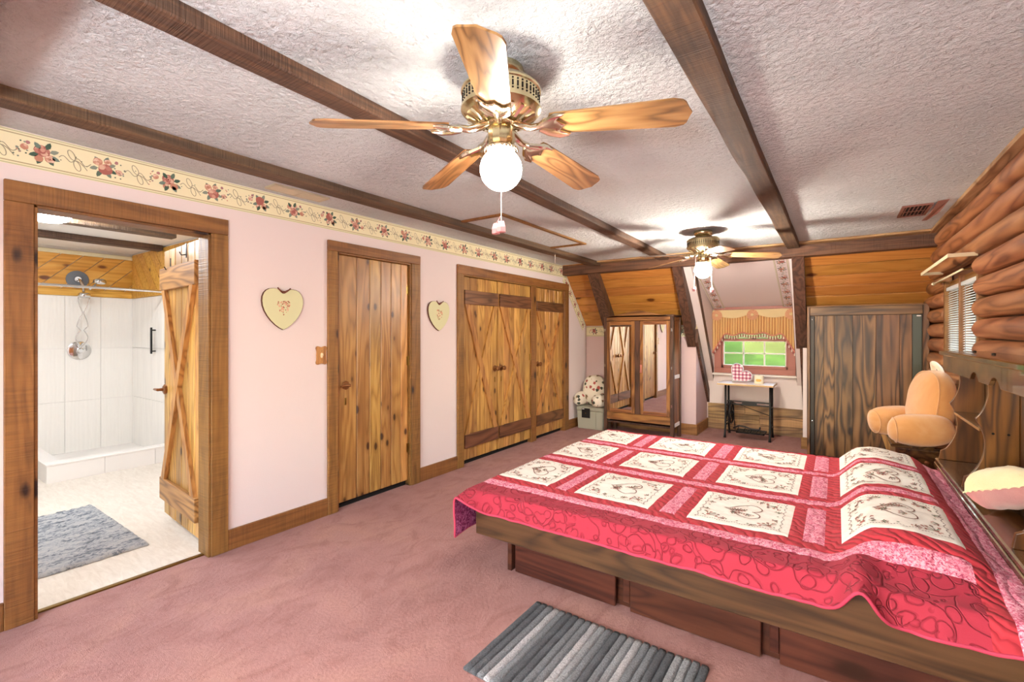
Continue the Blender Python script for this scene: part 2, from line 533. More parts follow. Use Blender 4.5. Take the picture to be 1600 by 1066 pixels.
def lathe(bm, prof, n=24, c=(0, 0, 0), mat=None):
    """prof: (r, z) list"""
    c = Vector(c)
    rings = []
    for r, z in prof:
        if r < 1e-6:
            p = Vector((0, 0, z))
            rings.append([bm.verts.new((mat @ p if mat else p) + c)])
        else:
            rg = []
            for k in range(n):
                p = Vector((r * math.cos(2 * PI * k / n), r * math.sin(2 * PI * k / n), z))
                rg.append(bm.verts.new((mat @ p if mat else p) + c))
            rings.append(rg)
    for a, b in zip(rings, rings[1:]):
        for k in range(n):
            k2 = (k + 1) % n
            if len(a) == 1 and len(b) == 1:
                continue
            if len(a) == 1:
                bm.faces.new([a[0], b[k2], b[k]])
            elif len(b) == 1:
                bm.faces.new([a[k], a[k2], b[0]])
            else:
                bm.faces.new([a[k], a[k2], b[k2], b[k]])
    bmesh.ops.recalc_face_normals(bm, faces=bm.faces[:])
    return bm

def superell(bm, c, r, e1=.7, e2=.7, nu=20, nv=14, mat=None, nz=0.):
    def sp(v, e):
        return math.copysign(abs(v) ** e, v)
    c = Vector(c)
    rings = []
    for j in range(nv + 1):
        ph = -PI / 2 + PI * j / nv
        row = []
        m = 1 if j in (0, nv) else nu
        for i in range(m):
            th = 2 * PI * i / nu
            p = Vector((r[0] * sp(math.cos(ph), e1) * sp(math.cos(th), e2), r[1] * sp(math.cos(ph), e1) * sp(math.sin(th), e2), r[2] * sp(math.sin(ph), e1)))
            if nz:
                p *= 1 + nz * mn.noise(p * 7 + Vector((c.x * 3, c.y * 5, c.z * 7)))
            row.append(bm.verts.new((mat @ p if mat else p) + c))
        rings.append(row)
    for a, b in zip(rings, rings[1:]):
        for k in range(nu):
            k2 = (k + 1) % nu
            if len(a) == 1:
                bm.faces.new([a[0], b[k2], b[k]])
            elif len(b) == 1:
                bm.faces.new([a[k], a[k2], b[0]])
            else:
                bm.faces.new([a[k], a[k2], b[k2], b[k]])
    bmesh.ops.recalc_face_normals(bm, faces=bm.faces[:])
    return bm

ROOTM = {}
def obj(name, bm, mat, parent=None, smooth=False, world=True, kind=None, label=None, cat=None, group=None):
    me = bpy.data.meshes.new(name)
    top = parent
    m = None
    if parent is not None:
        m = ROOTM.get(parent.name)
    if m is not None and world:
        bm.transform(m.inverted())
    bm.to_mesh(me)
    bm.free()
    for mm in (mat if isinstance(mat, (list, tuple)) else [mat]):
        me.materials.append(mm)
    if smooth:
        for p in me.polygons:
            p.use_smooth = True
    o = bpy.data.objects.new(name, me)
    COL.objects.link(o)
    if parent is not None:
        o.parent = parent
        if m is not None:
            ROOTM[o.name] = m
    if kind:
        o['kind'] = kind
    if label:
        o['label'] = label
    if cat:
        o['category'] = cat
    if group:
        o['group'] = group
    return o

def autosmooth(o, ang=40):
    me = o.data
    for p in me.polygons:
        p.use_smooth = True
    try:
        me.set_sharp_from_angle(angle=math.radians(ang))
    except Exception:
        pass
    return o

def root(name, label, cat=None, loc=(0, 0, 0), rz=0., group=None, kind=None):
    o = bpy.data.objects.new(name, None)
    o.empty_display_size = .1
    COL.objects.link(o)
    o.location = loc
    o.rotation_euler = (0, 0, rz)
    o['label'] = label
    if cat:
        o['category'] = cat
    if group:
        o['group'] = group
    if kind:
        o['kind'] = kind
    ROOTM[o.name] = Matrix.Translation(loc) @ Matrix.Rotation(rz, 4, 'Z')
    return o

def copy_tree(o, parent=None):
    c = o.copy()
    COL.objects.link(c)
    if parent is not None:
        c.parent = parent
    for ch in list(o.children):
        copy_tree(ch, c)
    return c

def flat(polys, fn, step=.00015):
    """flat coloured print: polys [(pts2d, colour)], fn(a,b,h) -> 3D"""
    bm = BM()
    lay = bm.loops.layers.float_color.new('Col')
    for i, (pts, c) in enumerate(polys):
        h = step * (1 + i % 12)
        try:
            f = bm.faces.new([bm.verts.new(fn(a, b, h)) for a, b in pts])
        except ValueError:
            continue
        cc = lin(c)
        for l in f.loops:
            l[lay] = cc
    return bm

def disc(cx, cy, r, n=9, jit=.15, ph=0., asp=1.):
    out = []
    for k in range(n):
        a = 2 * PI * k / n + ph
        rr = r * (1 + random.uniform(-jit, jit))
        out.append((cx + rr * math.cos(a), cy + rr * asp * math.sin(a)))
    return out

def leaf(cx, cy, l, w, a):
    ca, sa = math.cos(a), math.sin(a)
    pts = [(0, 0), (.35 * l, w), (.75 * l, .7 * w), (l, 0), (.75 * l, -.7 * w), (.35 * l, -w)]
    return [(cx + x * ca - y * sa, cy + x * sa + y * ca) for x, y in pts]

def line2(pts, wd):
    """polyline to quads"""
    out = []
    for (x0, y0), (x1, y1) in zip(pts, pts[1:]):
        dx, dy = x1 - x0, y1 - y0
        L = math.hypot(dx, dy) or 1
        nx, ny = -dy / L * wd / 2, dx / L * wd / 2
        out.append([(x0 + nx, y0 + ny), (x1 + nx, y1 + ny), (x1 - nx, y1 - ny), (x0 - nx, y0 - ny)])
    return out

def plaque_pts(w, h):
    half = [(0, .405), (.05, .435), (.11, .475), (.18, .497), (.25, .5), (.33, .485), (.40, .445), (.455, .38), (.49, .29), (.5, .18), (.485, .06), (.445, -.06), (.38, -.18), (.29, -.30), (.19, -.40), (.09, -.475), (0, -.52)]
    pts = half + [(-x, y) for x, y in half[-2:0:-1]]
    return [(x * w, y * h) for x, y in pts]

def heart_pts(n=40, w=1., h=1.):
    out = []
    for i in range(n):
        t = 2 * PI * i / n
        x = 16 * math.sin(t) ** 3 / 17 * .5
        y = (13 * math.cos(t) - 5 * math.cos(2 * t) - 2 * math.cos(3 * t) - math.cos(4 * t)) / 17 * .5
        out.append((x * w * 1.06, (y + .07) * h))
    return out

def clip(poly, x0, x1, y0, y1):
    def cut(p, f, inter):
        out = []
        for i in range(len(p)):
            a, b = p[i - 1], p[i]
            fa, fb = f(a), f(b)
            if fb:
                if not fa:
                    out.append(inter(a, b))
                out.append(b)
            elif fa:
                out.append(inter(a, b))
        return out
    def ix(v):
        return lambda a, b: (v, a[1] + (b[1] - a[1]) * (v - a[0]) / (b[0] - a[0]))
    def iy(v):
        return lambda a, b: (a[0] + (b[0] - a[0]) * (v - a[1]) / (b[1] - a[1]), v)
    for f, i in ((lambda p: p[0] >= x0, ix(x0)), (lambda p: p[0] <= x1, ix(x1)), (lambda p: p[1] >= y0, iy(y0)), (lambda p: p[1] <= y1, iy(y1))):
        if poly:
            poly = cut(poly, f, i)
    return poly

def smooth01(a, b, x):
    t = min(1, max(0, (x - a) / (b - a)))
    return t * t * (3 - 2 * t)

# ------------------------------------------------------------------ the room
LW, CE, YB, YK, YW = -3.23, 2.38, -1.75, 6.72, 7.39
XR = .92
SL = 1.106                                              # pitch of the plank slope
def slope_y(z):
    return 6.05 - (z - 2.245) / SL

bm = BM(); box(bm, LW - .06, 1.1, YB, YW + .1, -.12, 0)
obj('floor', bm, M['carpet'], kind='structure', label='worn rose pink wall-to-wall carpet of the bedroom')
bm = BM(); box(bm, LW - .12, 1.1, YB, 6.0, CE, CE + .1)
obj('ceiling', bm, M['popcorn'], kind='structure', label='white hand-textured plaster ceiling of the bedroom')

# left wall with three openings
bm = BM()
T = .12
for y0, y1, z0, z1 in ((YB, .545, 0, CE), (.545, 1.33, 2.03, CE), (1.33, 2.245, 0, CE), (2.245, 3.0, 2.04, CE), (3.0, 3.75, 0, CE), (3.75, 5.96, 2.02, CE), (5.96, YW, 0, CE)):
    box(bm, LW - T, LW, y0, y1, z0, z1)
obj('wall_left', bm, M['wallpink'], kind='structure', label='pale pink papered wall with the plank doors')
# solid dark blocks behind the shut doors, added to stop light leaks
bm = BM()
for y0, y1 in ((2.246, 2.999), (3.76, 5.956)):
    box(bm, LW - .75, LW - .05, y0, y1, -.1, 2.2)
obj('closet_light_seal', bm, M['dark'], kind='structure', label='solid dark blocks behind the shut plank doors, added against light leaks')

# back wall behind the camera; its wide window opening is added for daylight
bm = BM()
for x0, x1, z0, z1 in ((LW - .12, -2.5, 0, CE), (-.2, 1.1, 0, CE), (-2.5, -.2, 0, .75), (-2.5, -.2, 2.1, CE)):
    box(bm, x0, x1, YB - .12, YB, z0, z1)
obj('wall_back', bm, M['wallpink'], kind='structure', label='pink wall behind the viewpoint, its wide window opening added for daylight')

# knee wall, dormer walls
KX0, KX1 = -1.58, -.33                                 # lower recess
DX0, DX1 = -1.49, -.43                                 # upper dormer
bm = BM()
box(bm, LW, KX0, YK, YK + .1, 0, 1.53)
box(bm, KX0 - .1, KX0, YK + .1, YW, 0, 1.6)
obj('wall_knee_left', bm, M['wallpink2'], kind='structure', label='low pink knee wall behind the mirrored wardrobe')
bm = BM()
box(bm, KX1 + .04, 1.0, YK, YK + .1, 0, 1.53)
box(bm, KX1, KX1 + .04, YK - .03, YW, 0, 1.225)
obj('wall_knee_right', bm, M['wallpink'], kind='structure', label='narrow pink knee wall beside the dark plank cabinet')
bm = BM()
prism(bm, [(DX0, 6.02, 2.28), (DX0, YW, 1.77), (DX0, YW, .70), (DX0, 6.6, 1.72)], (-.12, 0, 0))
prism(bm, [(DX1, 6.02, 2.28), (DX1, YW, 1.77), (DX1, YW, .70), (DX1, 6.6, 1.72)], (.12, 0, 0))
obj('wall_dormer_cheeks', bm, M['wallpink'], kind='structure', label='white lit cheek walls on both sides of the dormer')
bm = BM()
prism(bm, [(DX0 - .1, 6.0, 2.29), (DX1 + .1, 6.0, 2.29), (DX1 + .1, YW + .05, 1.755), (DX0 - .1, YW + .05, 1.755)], (0, 0, .05))
obj('ceiling_dormer', bm, M['wallpink'], kind='structure', label='pink papered sloping ceiling inside the dormer')
WX0, WX1, WZ0, WZ1 = -1.40, -.52, .90, 1.70
bm = BM()
for x0, x1, z0, z1 in ((KX0 - .1, WX0, .0, 2.0), (WX1, KX1 + .1, .0, 2.0), (WX0, WX1, .0, WZ0), (WX0, WX1, WZ1, 2.0)):
    box(bm, x0, x1, YW, YW + .12, z0, z1)
obj('wall_dormer', bm, M['wallpink'], kind='structure', label='pink wall below and around the dormer window')

# slope planks
def slope_bay(name, x0, x1, label):
    r = root(name, label, None, ((x0 + x1) / 2, YK, 1.5), kind='structure')
    z = 1.515
    k = 0
    dn = Vector((0, -SL, 1)).normalized()                # along slope up (y decreases)
    nrm = Vector((0, -1, -1 / SL)).normalized()
    nrm = Vector((0, -1 * SL, -1)).normalized()
    while z < 2.42:
        z1 = z + .105
        a = Vector((0, slope_y(z), z)); b = Vector((0, slope_y(z1), z1))
        d = (b - a)
        n = Vector((0, d.z, -d.y)).normalized()
        if n.y > 0:
            n = -n
        w = d.length
        bm = BM()
        off = random.uniform(-.0015, .0015)
        obox(bm, Vector(((x0 + x1) / 2, 0, 0)) + (a + b) / 2 - n * (.012 - off), ((x1 - x0) / 2, 0, 0), d.normalized() * (w / 2 - .004), n * .012, .004)
        obj('plank', bm, M['slope'], r)
        z = z1
        k += 1
    a = Vector((0, slope_y(1.45), 1.45)); b = Vector((0, slope_y(2.46), 2.46))
    d = b - a
    n = Vector((0, d.z, -d.y)).normalized()
    n = -n if n.y > 0 else n
    bm = BM()
    obox(bm, Vector(((x0 + x1) / 2, 0, 0)) + (a + b) / 2 - n * .04, ((x1 - x0) / 2 + .02, 0, 0), d / 2, n * .012)
    obj('backing', bm, M['dark'], r)
slope_bay('wall_slope_left', LW, -1.62, 'sloping orange pine plank wall above the mirrored wardrobe')
slope_bay('wall_slope_right', -.34, XR, 'sloping orange pine plank wall above the dark cabinet')

# header beam, ceiling beams, rafters
def struct1(name, bm, mat, label):
    return obj(name, bm, mat, kind='structure', label=label)
bm = BM(); box(bm, LW, XR - .05, 5.93, 6.06, 2.235, 2.37, .006)
struct1('trim_1', bm, M['beam_x'], 'dark header beam across the room at the foot of the ceiling')
bm = BM(); box(bm, -2.7, XR - .12, 5.81, 5.935, 2.358, CE, .003)
struct1('trim_2', bm, M['trimlight'], 'light brown flat trim board along the far ceiling edge')
bm = BM(); box(bm, LW, XR - .06, .10, .232, 2.24, CE, .006)
struct1('trim_24', bm, M['beam_x'], 'dark header beam across the near end of the ceiling')
bm = BM(); box(bm, .73, .83, YB, 5.9, 2.352, CE, .003)
struct1('trim_3', bm, M['trimlight_y'], 'light brown flat trim board on the ceiling along the log wall')

def ceil_beam(name, xa, xb, wd, label, th=.052):
    """xa at y=.5, xb at y=5.9: right edge"""
    s = (xb - xa) / 5.4
    x_at = lambda y: xa + s * (y - .5)
    bm = BM()
    N = 40
    rows = []
    for i in range(N + 1):
        y = YB + (5.93 - YB) * i / N
        x1 = x_at(y) + .004 * mn.noise((y * 2.3, xa, 0))
        x0 = x1 - wd + .005 * mn.noise((y * 2.1, xa, 4))
        zb = CE - th + .004 * mn.noise((y * 1.7, xa, 9))
        c = .006
        rows.append([bm.verts.new(p) for p in ((x0, y, CE + .002), (x0, y, zb + c), (x0 + c, y, zb), (x1 - c, y, zb), (x1, y, zb + c), (x1, y, CE + .002))])
    for a, b in zip(rows, rows[1:]):
        for k in range(5):
            bm.faces.new([a[k], b[k], b[k + 1], a[k + 1]])
    bmesh.ops.recalc_face_normals(bm, faces=bm.faces[:])
    return struct1(name, bm, M['beam'], label)
ceil_beam('trim_4', -2.69, -2.64, .13, 'rough dark ceiling beam nearest the flowered border')
ceil_beam('trim_5', -1.585, -1.72, .115, 'rough brown ceiling beam running behind the brass fans')
ceil_beam('trim_6', -.325, -.32, .12, 'rough dark ceiling beam to the right of the brass fans')

def rafter(name, x0, x1, label):
    r = root(name, label, None, ((x0 + x1) / 2, 6.3, 1.2), kind='structure')
    bm = BM()
    prism(bm, [(x0, 5.95, 2.24), (x0, 6.71, 1.215), (x0, 6.71, 1.56), (x0, 6.0, 2.36)], (x1 - x0, 0, 0))
    obj('rafter_beam', bm, M['beam_z'], r)
    return r
rafter('trim_7', -2.85, -2.70, 'dark sloping rafter rising behind the mirrored wardrobe')
r8 = rafter('trim_8', -1.69, -1.58, 'dark sloping rafter on the wardrobe side of the dormer')
r9 = rafter('trim_9', -.40, -.285, 'dark sloping rafter on the cabinet side of the dormer')
def L0(y):
    return .38 - 1.26 * (y - YW)
def cheek_boards(r, xa0, xa1, xb0, xb1):
    bm = BM()
    ya = 6.68
    prism(bm, [(xa0, ya, L0(ya)), (xa0, YW, L0(YW)), (xa0, YW, L0(YW) + .19), (xa0, ya, L0(ya) + .19)], (xa1 - xa0, 0, 0))
    obj('lower_board', bm, M['beam_z'], r)
    bm = BM()
    yb = 6.16
    prism(bm, [(xb0, yb, L0(yb) + .36), (xb0, YW - .01, L0(YW) + .36), (xb0, YW - .01, L0(YW) + .52), (xb0, yb + .1, L0(yb + .1) + .52)], (xb1 - xb0, 0, 0))
    obj('upper_board', bm, M['beam_z'], r)
cheek_boards(r8, -1.585, -1.545, -1.57, -1.485)
cheek_boards(r9, -.365, -.325, -.435, -.35)

# log wall
def log_wall():
    r = root('wall_right', 'stacked hewn log wall with the white blinds', None, (.92, 2.5, 0), kind='structure')
    LY0, LY1 = 4.43, 5.66
    def log(y0, y1, z0, z1, seed):
        bm = BM()
        n = max(6, int((y1 - y0) / .14))
        cz, hz = (z0 + z1) / 2, (z1 - z0) / 2
        rows = []
        K = 11
        for i in range(n + 1):
            y = y0 + (y1 - y0) * i / n
            endf = 1.
            if i == 0:
                endf = .8
            dz = .006 * mn.noise((y * 1.3, seed, 0))
            bulge = 1 + .16 * mn.noise((y * 1.1, seed, 7))
            row = []
            for k in range(K):
                a = -PI / 2 + PI * k / (K - 1)
                cx_ = math.copysign(abs(math.cos(a)) ** .75, math.cos(a)) * .085 * bulge * endf
                sz = math.sin(a) * (hz - .003) * (1 if endf == 1 else .93)
                wob = .005 * mn.noise((y * 4, seed * 3, k * .7))
                row.append(bm.verts.new((.85 - cx_ + wob, y, cz + sz + dz)))
            rows.append(row)
        for a, b in zip(rows, rows[1:]):
            for k in range(K - 1):
                bm.faces.new([a[k], a[k + 1], b[k + 1], b[k]])
        for row, s in ((rows[0], 1), (rows[-1], -1)):
            bm.faces.new(row[::s])
        bmesh.ops.recalc_face_normals(bm, faces=bm.faces[:])
        autosmooth(obj('log', bm, M['log'], r), 50)
    z = 1.36 - .1435 * 10
    k = 0
    while z < 2.36:
        z1 = z + .1435
        if z1 <= 0.02:
            z = z1
            continue
        zz = max(z, 0)
        if 1.05 < (z + z1) / 2 < 1.88:
            log(YB, LY0, zz, z1, k * 3.1)
            log(LY1, YK, zz, z1, k * 3.1 + 1)
        else:
            log(YB, YK, zz, z1, k * 3.1)
        z = z1
        k += 1
    bm = BM()
    for y0, y1, z0, z1 in ((YB, LY0, 0, CE), (LY1, YK + .1, 0, CE), (LY0, LY1, 0, 1.1), (LY0, LY1, 1.86, CE)):
        box(bm, .86, .9, y0, y1, z0, z1)
        box(bm, .9, 1.05, y0, y1, z0, z1)
    obj('wall_core', bm, M['drawer'], r)
log_wall()

# baseboards
bm = BM()
for y0, y1 in ((YB, .444), (1.43, 2.15), (3.12, 3.65), (6.09, YK)):
    box(bm, LW, LW + .018, y0, y1, 0, .132, .003)
obj('baseboard_left', bm, M['casing_y'], kind='structure', label='brown wooden baseboard along the pink door wall')
bm = BM()
box(bm, LW, KX0 + .018, YK - .018, YK, 0, .15, .003)
box(bm, KX0, KX0 + .018, YK - .015, YW, 0, .15, .003)
obj('baseboard_knee_left', bm, M['casing_x'], kind='structure', label='wooden baseboard turning into the window recess')
bm = BM()
box(bm, KX1 - .018, KX1 + .1, YK - .05, YK - .03, 0, .14, .003)
box(bm, KX1 - .018, KX1, YK - .03, YW, 0, .14, .003)
obj('baseboard_knee_right', bm, M['casing_x'], kind='structure', label='short wooden baseboard beside the dark plank cabinet')
r = root('trim_10', 'aged wood boards lining the recess under the dormer window', None, (-.95, YW, 0), kind='structure')
for z0, z1 in ((0, .125), (.127, .25), (.252, .375)):
    for x0, x1 in ((KX0 + .02, -.93 + random.uniform(-.2, .2)), ):
        bm = BM(); box(bm, KX0 + .018, x1, YW - .02, YW, z0, z1, .003); obj('plank', bm, M['oldplank'], r)
        bm = BM(); box(bm, x1 + .002, KX1 - .018, YW - .02, YW, z0, z1, .003); obj('plank', bm, M['oldplank'], r)

# ------------------------------------------------------------------ wallpaper border prints
def rose(cx, cy, s, big=True, pal=0):
    P = []
    cols = ['#a9685e', '#bb8273', '#cd9c88', '#d9b49c'] if big else ['#c08a72', '#cf9f87', '#ddb8a0', '#e6cab4']
    P.append((disc(cx, cy, s, 12, .12), cols[0]))
    for i in range(6):
        a = i * PI / 3 + random.random()
        P.append((disc(cx + math.cos(a) * s * .55, cy + math.sin(a) * s * .55, s * .42, 8, .15), cols[1 + i % 3]))
    P.append((disc(cx, cy, s * .5, 9, .12), cols[0]))
    P.append((disc(cx + s * .08, cy + s * .1, s * .34, 8, .12), cols[2]))
    P.append((disc(cx, cy, s * .16, 7, .12), '#7c3b36'))
    return P

def cluster(c, flip=1):
    P = []
    G = ['#5f7263', '#76877a', '#4b6152', '#8a9484']
    for a, l in ((.4, .05), (1.2, .055), (2.2, .05), (3.5, .05), (4.3, .055), (5.3, .055), (5.9, .055)):
        P.append((leaf(c + flip * .02 + .022 * math.cos(a), .022 * math.sin(a), l * .75, .011, a), random.choice(G)))
    P += rose(c + flip * .012, flip * .012, .03, True)
    P += rose(c + flip * .042, -.022 * flip, .02, False)
    P += rose(c + flip * .0, -.03 * flip, .016, False)
    P += rose(c - flip * .05, .014 * flip, .015, False)
    P.append((disc(c - flip * .038, .038, .009, 7), '#a97b7a'))
    P.append((disc(c - flip * .075, .004, .006, 7), '#7f8c80'))
    P.append((disc(c - flip * .066, -.014, .005, 7), '#9f8b80'))
    for i in range(9):
        P.append((disc(c - flip * random.uniform(.03, .09), random.uniform(-.045, .045), .004, 6), random.choice(G + ['#c48f7c'])))
    return P

def bow(c):
    P = []
    col = '#9c957c'
    def curve(f, n=14):
        return [f(i / n) for i in range(n + 1)]
    def ell(x, y, ra, rb, rot):
        return [(x + ra * math.cos(2 * PI * i / 16) * math.cos(rot) - rb * math.sin(2 * PI * i / 16) * math.sin(rot), y + ra * math.cos(2 * PI * i / 16) * math.sin(rot) + rb * math.sin(2 * PI * i / 16) * math.cos(rot)) for i in range(17)]
    loop1 = ell(c - .012, .024, .026, .012, 2.0)
    loop2 = ell(c + .010, -.026, .026, .012, 1.9)
    w1 = curve(lambda t: (c - .06 + .06 * t, .012 * math.sin(2 * PI * t)))
    w2 = curve(lambda t: (c + .065 * t, .014 * math.sin(2 * PI * t + .5) - .007 * t))
    w3 = curve(lambda t: (c + .05 * t, -.04 * t * t))
    for l in (loop1, loop2, w1, w2, w3):
        for q in line2(l, .0035):
            P.append((q, col))
    for i in range(4):
        P.append((disc(c + random.uniform(-.06, .06), random.uniform(-.02, .02), .003, 6), '#6d7a63'))
    return P

def border_strip(name, label, P0, U, V, Nn, length, width, off=.1, period=.266, faded=False, start_flip=1):
    """P0 centre-left point, U along, V up, Nn outward"""
    P0, U, V, Nn = Vector(P0), Vector(U).normalized(), Vector(V).normalized(), Vector(Nn).normalized()
    r = root(name, label, None, tuple(P0), kind='structure')
    bm = BM()
    obox(bm, P0 + U * length / 2 + Nn * .0006, U * length / 2, V * width / 2, Nn * .0006)
    obj('paper', bm, M['faded'] if faded else M['borderpaper'], r)
    polys = []
    for sgn in (1, -1):
        for b, cc in ((.5, '#c4c39c'), (.43, '#b9ad88')):
            y = sgn * width * (b - .03)
            polys.append(([(0, y - .003), (length, y - .003), (length, y + .003), (0, y + .003)], cc))
    c = off
    k = 0
    sc_ = width / .17
    while c < length - .05:
        fl = start_flip if k % 2 == 0 else -start_flip
        for pts, col in cluster(0, fl):
            polys.append(([(c + a * sc_, b * sc_) for a, b in pts], col))
        if c + period / 2 < length - .06:
            for pts, col in bow(0):
                polys.append(([(c + period / 2 + a * sc_, b * sc_) for a, b in pts], col))
        c += period
        k += 1
    bm = flat(polys, lambda a, b, h: P0 + U * a + V * b + Nn * (.0014 + h))
    obj('floral_print', bm, M['print'], r, kind='stuff')
M['borderpaper'] = plain('cream_border_paper', '#ece5bf', .7, 0, .2)
M['faded'] = plain('faded_border_paper', '#e4d6d6', .7, 0, .2)
border_strip('trim_11', 'cream wallpaper border of roses and bows along the ceiling', (LW, YB, 2.293), (0, 1, 0), (0, 0, 1), (1, 0, 0), 6.05 - YB + .02, .168, off=.5627 - YB - .266 * 8)
d = Vector((0, 6.70 - 6.04, -(6.70 - 6.04) * SL))
U_ = d.normalized(); V_ = Vector((0, -U_.z, U_.y)); V_ = -V_ if V_.z < 0 else V_
border_strip('trim_12', 'rose wallpaper border running down under the plank slope', Vector((LW, 6.03, 2.262)) - V_ * .075, U_, V_, (1, 0, 0), .97, .13, off=.1, period=.2)
border_strip('trim_13', 'short rose wallpaper border on the knee wall by the wardrobe', (LW, YK - .001, 1.435), (1, 0, 0), (0, 0, 1), (0, -1, 0), 1.6, .155, off=.12)
a = Vector((KX0 + .001, 6.72, L0(6.72) + .275)); b = Vector((KX0 + .001, YW, L0(YW) + .275))
U_ = (b - a).normalized(); V_ = Vector((0, -U_.z, U_.y)); V_ = -V_ if V_.z < 0 else V_
border_strip('trim_14', 'narrow rose border between the two dark dormer boards', a, U_, V_, (1, 0, 0), (b - a).length, .10, off=.1, period=.18)
# on the dormer ceiling
dslope = Vector((0, 1.39, -.535)).normalized(); dn = Vector((0, -.535, -1.39)).normalized()
def dz(y):
    return 2.29 - (y - 6.0) * .385
border_strip('trim_15', 'faded rose border down the lamp side of the dormer ceiling', (DX0 + .09, 6.06, dz(6.06) - .002), dslope, (1, 0, 0), dn, 1.38, .15, off=.1, period=.2, faded=True)
border_strip('trim_16', 'faded lilac rose border down the cabinet side of the dormer ceiling', (DX1 - .09, 6.06, dz(6.06) - .002), dslope, (1, 0, 0), dn, 1.38, .15, off=.1, period=.2, faded=True)

# ------------------------------------------------------------------ door casings
def casing(name, y0, y1, i0, i1, zt, zi, label, mull=None):
    r = root(name, label, None, (LW, (y0 + y1) / 2, 0), kind='structure')
    x0, x1 = LW, LW + .022
    bm = BM(); box(bm, x0, x1, y0, i0, 0, zi, .003); obj('side_casing', bm, M['casing'], r)
    bm = BM(); box(bm, x0, x1, i1, y1, 0, zi, .003); obj('side_casing', bm, M['casing'], r)
    bm = BM(); box(bm, x0, x1 + .001, y0, y1, zi, zt, .003); obj('head_casing', bm, M['casing_y'], r)
    for a, b in ((i0, i0 + .014), (i1 - .014, i1)):
        bm = BM(); box(bm, LW - .13, LW + .012, a, b, 0, zi, .002); obj('jamb', bm, M['casing'], r)
    bm = BM(); box(bm, LW - .13, LW + .012, i0, i1, zi - .014, zi, .002); obj('head_jamb', bm, M['casing_y'], r)
    if mull:
        bm = BM(); box(bm, LW - .1, LW + .012, mull[0], mull[1], 0, zi - .014, .003); obj('mullion', bm, M['casing'], r)
    return r
casing('trim_17', .444, 1.43, .545, 1.33, 2.13, 2.03, 'wide rough-sawn casing around the open bathroom doorway')
casing('trim_18', 2.15, 3.12, 2.235, 3.012, 2.125, 2.045, 'knotty wood casing around the single plank door')
casing('trim_19', 3.65, 6.09, 3.745, 5.97, 2.12, 2.025, 'wood casing around the triple X-braced closet doors', (5.085, 5.205))

# ------------------------------------------------------------------ plank doors
def knob_set(r, x, y, z, dirx=1, style='knob', plate=True):
    """octagonal rosette with a turned knob, on a wall facing +x"""
    rot = Matrix.Rotation(PI / 2, 3, 'Y')
    bm = BM()
    lathe(bm, [(0, 0), (.036, 0), (.036, .007), (.028, .011), (0, .011)], 8, (x, y, z), rot)
    ro = obj('rosette', bm, M['bronze'], r)
    bm = BM()
    if style == 'knob':
        lathe(bm, [(0, .011), (.012, .011), (.010, .03), (.024, .038), (.028, .05), (.022, .062), (0, .066)], 14, (x, y, z), rot)
        autosmooth(obj('knob', bm, M['bronze'], r))
    else:
        lathe(bm, [(0, .011), (.011, .011), (.010, .045), (0, .045)], 12, (x, y, z), rot)
        tube(bm, [(x + .045, y + .012, z), (x + .047, y - .03, z + .002), (x + .047, y - .075, z)], [.011, .010, .008], 10)
        autosmooth(obj('lever', bm, M['bronze'], r))
    if plate:
        bm = BM()
        box(bm, x, x + .003, y - .009, y + .009, z - .16, z - .10, .001)
        obj('keyhole_plate', bm, M['brass_dark'], r)

def left_door(name, label, y0, y1, z0, z1, x, nplank, rails=None, knob=None, hinges=None, widths=None, style='knob'):
    r = root(name, label, None, (x, (y0 + y1) / 2, z0), kind='structure')
    ws = widths or [1 + random.uniform(-.12, .12) for _ in range(nplank)]
    tot = sum(ws)
    y = y0
    for wv in ws:
        wd = wv / tot * (y1 - y0)
        bm = BM()
        box(bm, x - .03, x + random.uniform(-.0012, .0012), y + .0015, y + wd - .0015, z0, z1, .006)
        obj('plank', bm, M['plank'], r)
        y += wd
    if rails:
        (b0, b1), (t0, t1) = rails
        e = .015
        for a, b in ((b0, b1), (t0, t1)):
            bm = BM(); box(bm, x, x + .022, y0 + e, y1 - .004, a, b, .003); obj('rail', bm, M['rail'], r)
        A = (x + .011, y0 + .055, b1); B = (x + .011, y1 - .05, t0)
        C_ = (x + .0105, y0 + .055, t0); D_ = (x + .0105, y1 - .05, b1)
        for p, q in ((C_, D_), (A, B)):
            bm = BM()
            hw = .035
            prism(bm, [(x, p[1] - hw, p[2]), (x, p[1] + hw, p[2]), (x, q[1] + hw, q[2]), (x, q[1] - hw, q[2])], (.0205 if p is C_ else .0195, 0, 0))
            obj('brace', bm, M['brace'], r)
    if knob:
        knob_set(r, x + (.0 if not rails else 0), knob[0], knob[1], style=style)
    for hz in hinges or ():
        bm = BM()
        yy = hz[0]
        tube(bm, [(x + .006, yy, hz[1] - .045), (x + .006, yy, hz[1] + .045)], .006, 8)
        box(bm, x, x + .002, yy - .02, yy, hz[1] - .04, hz[1] + .04)
        obj('hinge', bm, M['brass_dark'], r)
    return r
left_door('door_2', 'plain knotty plank door shut between the two heart plaques', 2.25, 2.998, .05, 2.03, LW - .012, 6, None, (2.325, .985),
          [(2.996, 1.80), (2.996, 1.15), (2.996, .35)], [1.55, 1.1, 1.0, .95, .95, .75], 'lever')
RL = ((.18, .325), (1.715, 1.865))
left_door('door_3', 'X-braced closet door nearest the plain plank door', 3.762, 4.375, .05, 2.008, LW - .012, 5, RL, (4.325, 1.0), [])
left_door('door_4', 'middle X-braced closet door opening against its pair', 4.385, 5.083, .05, 2.008, LW - .008, 6, RL, (4.445, 1.0), [(5.078, 1.1), (5.078, 1.8), (5.078, .35)])
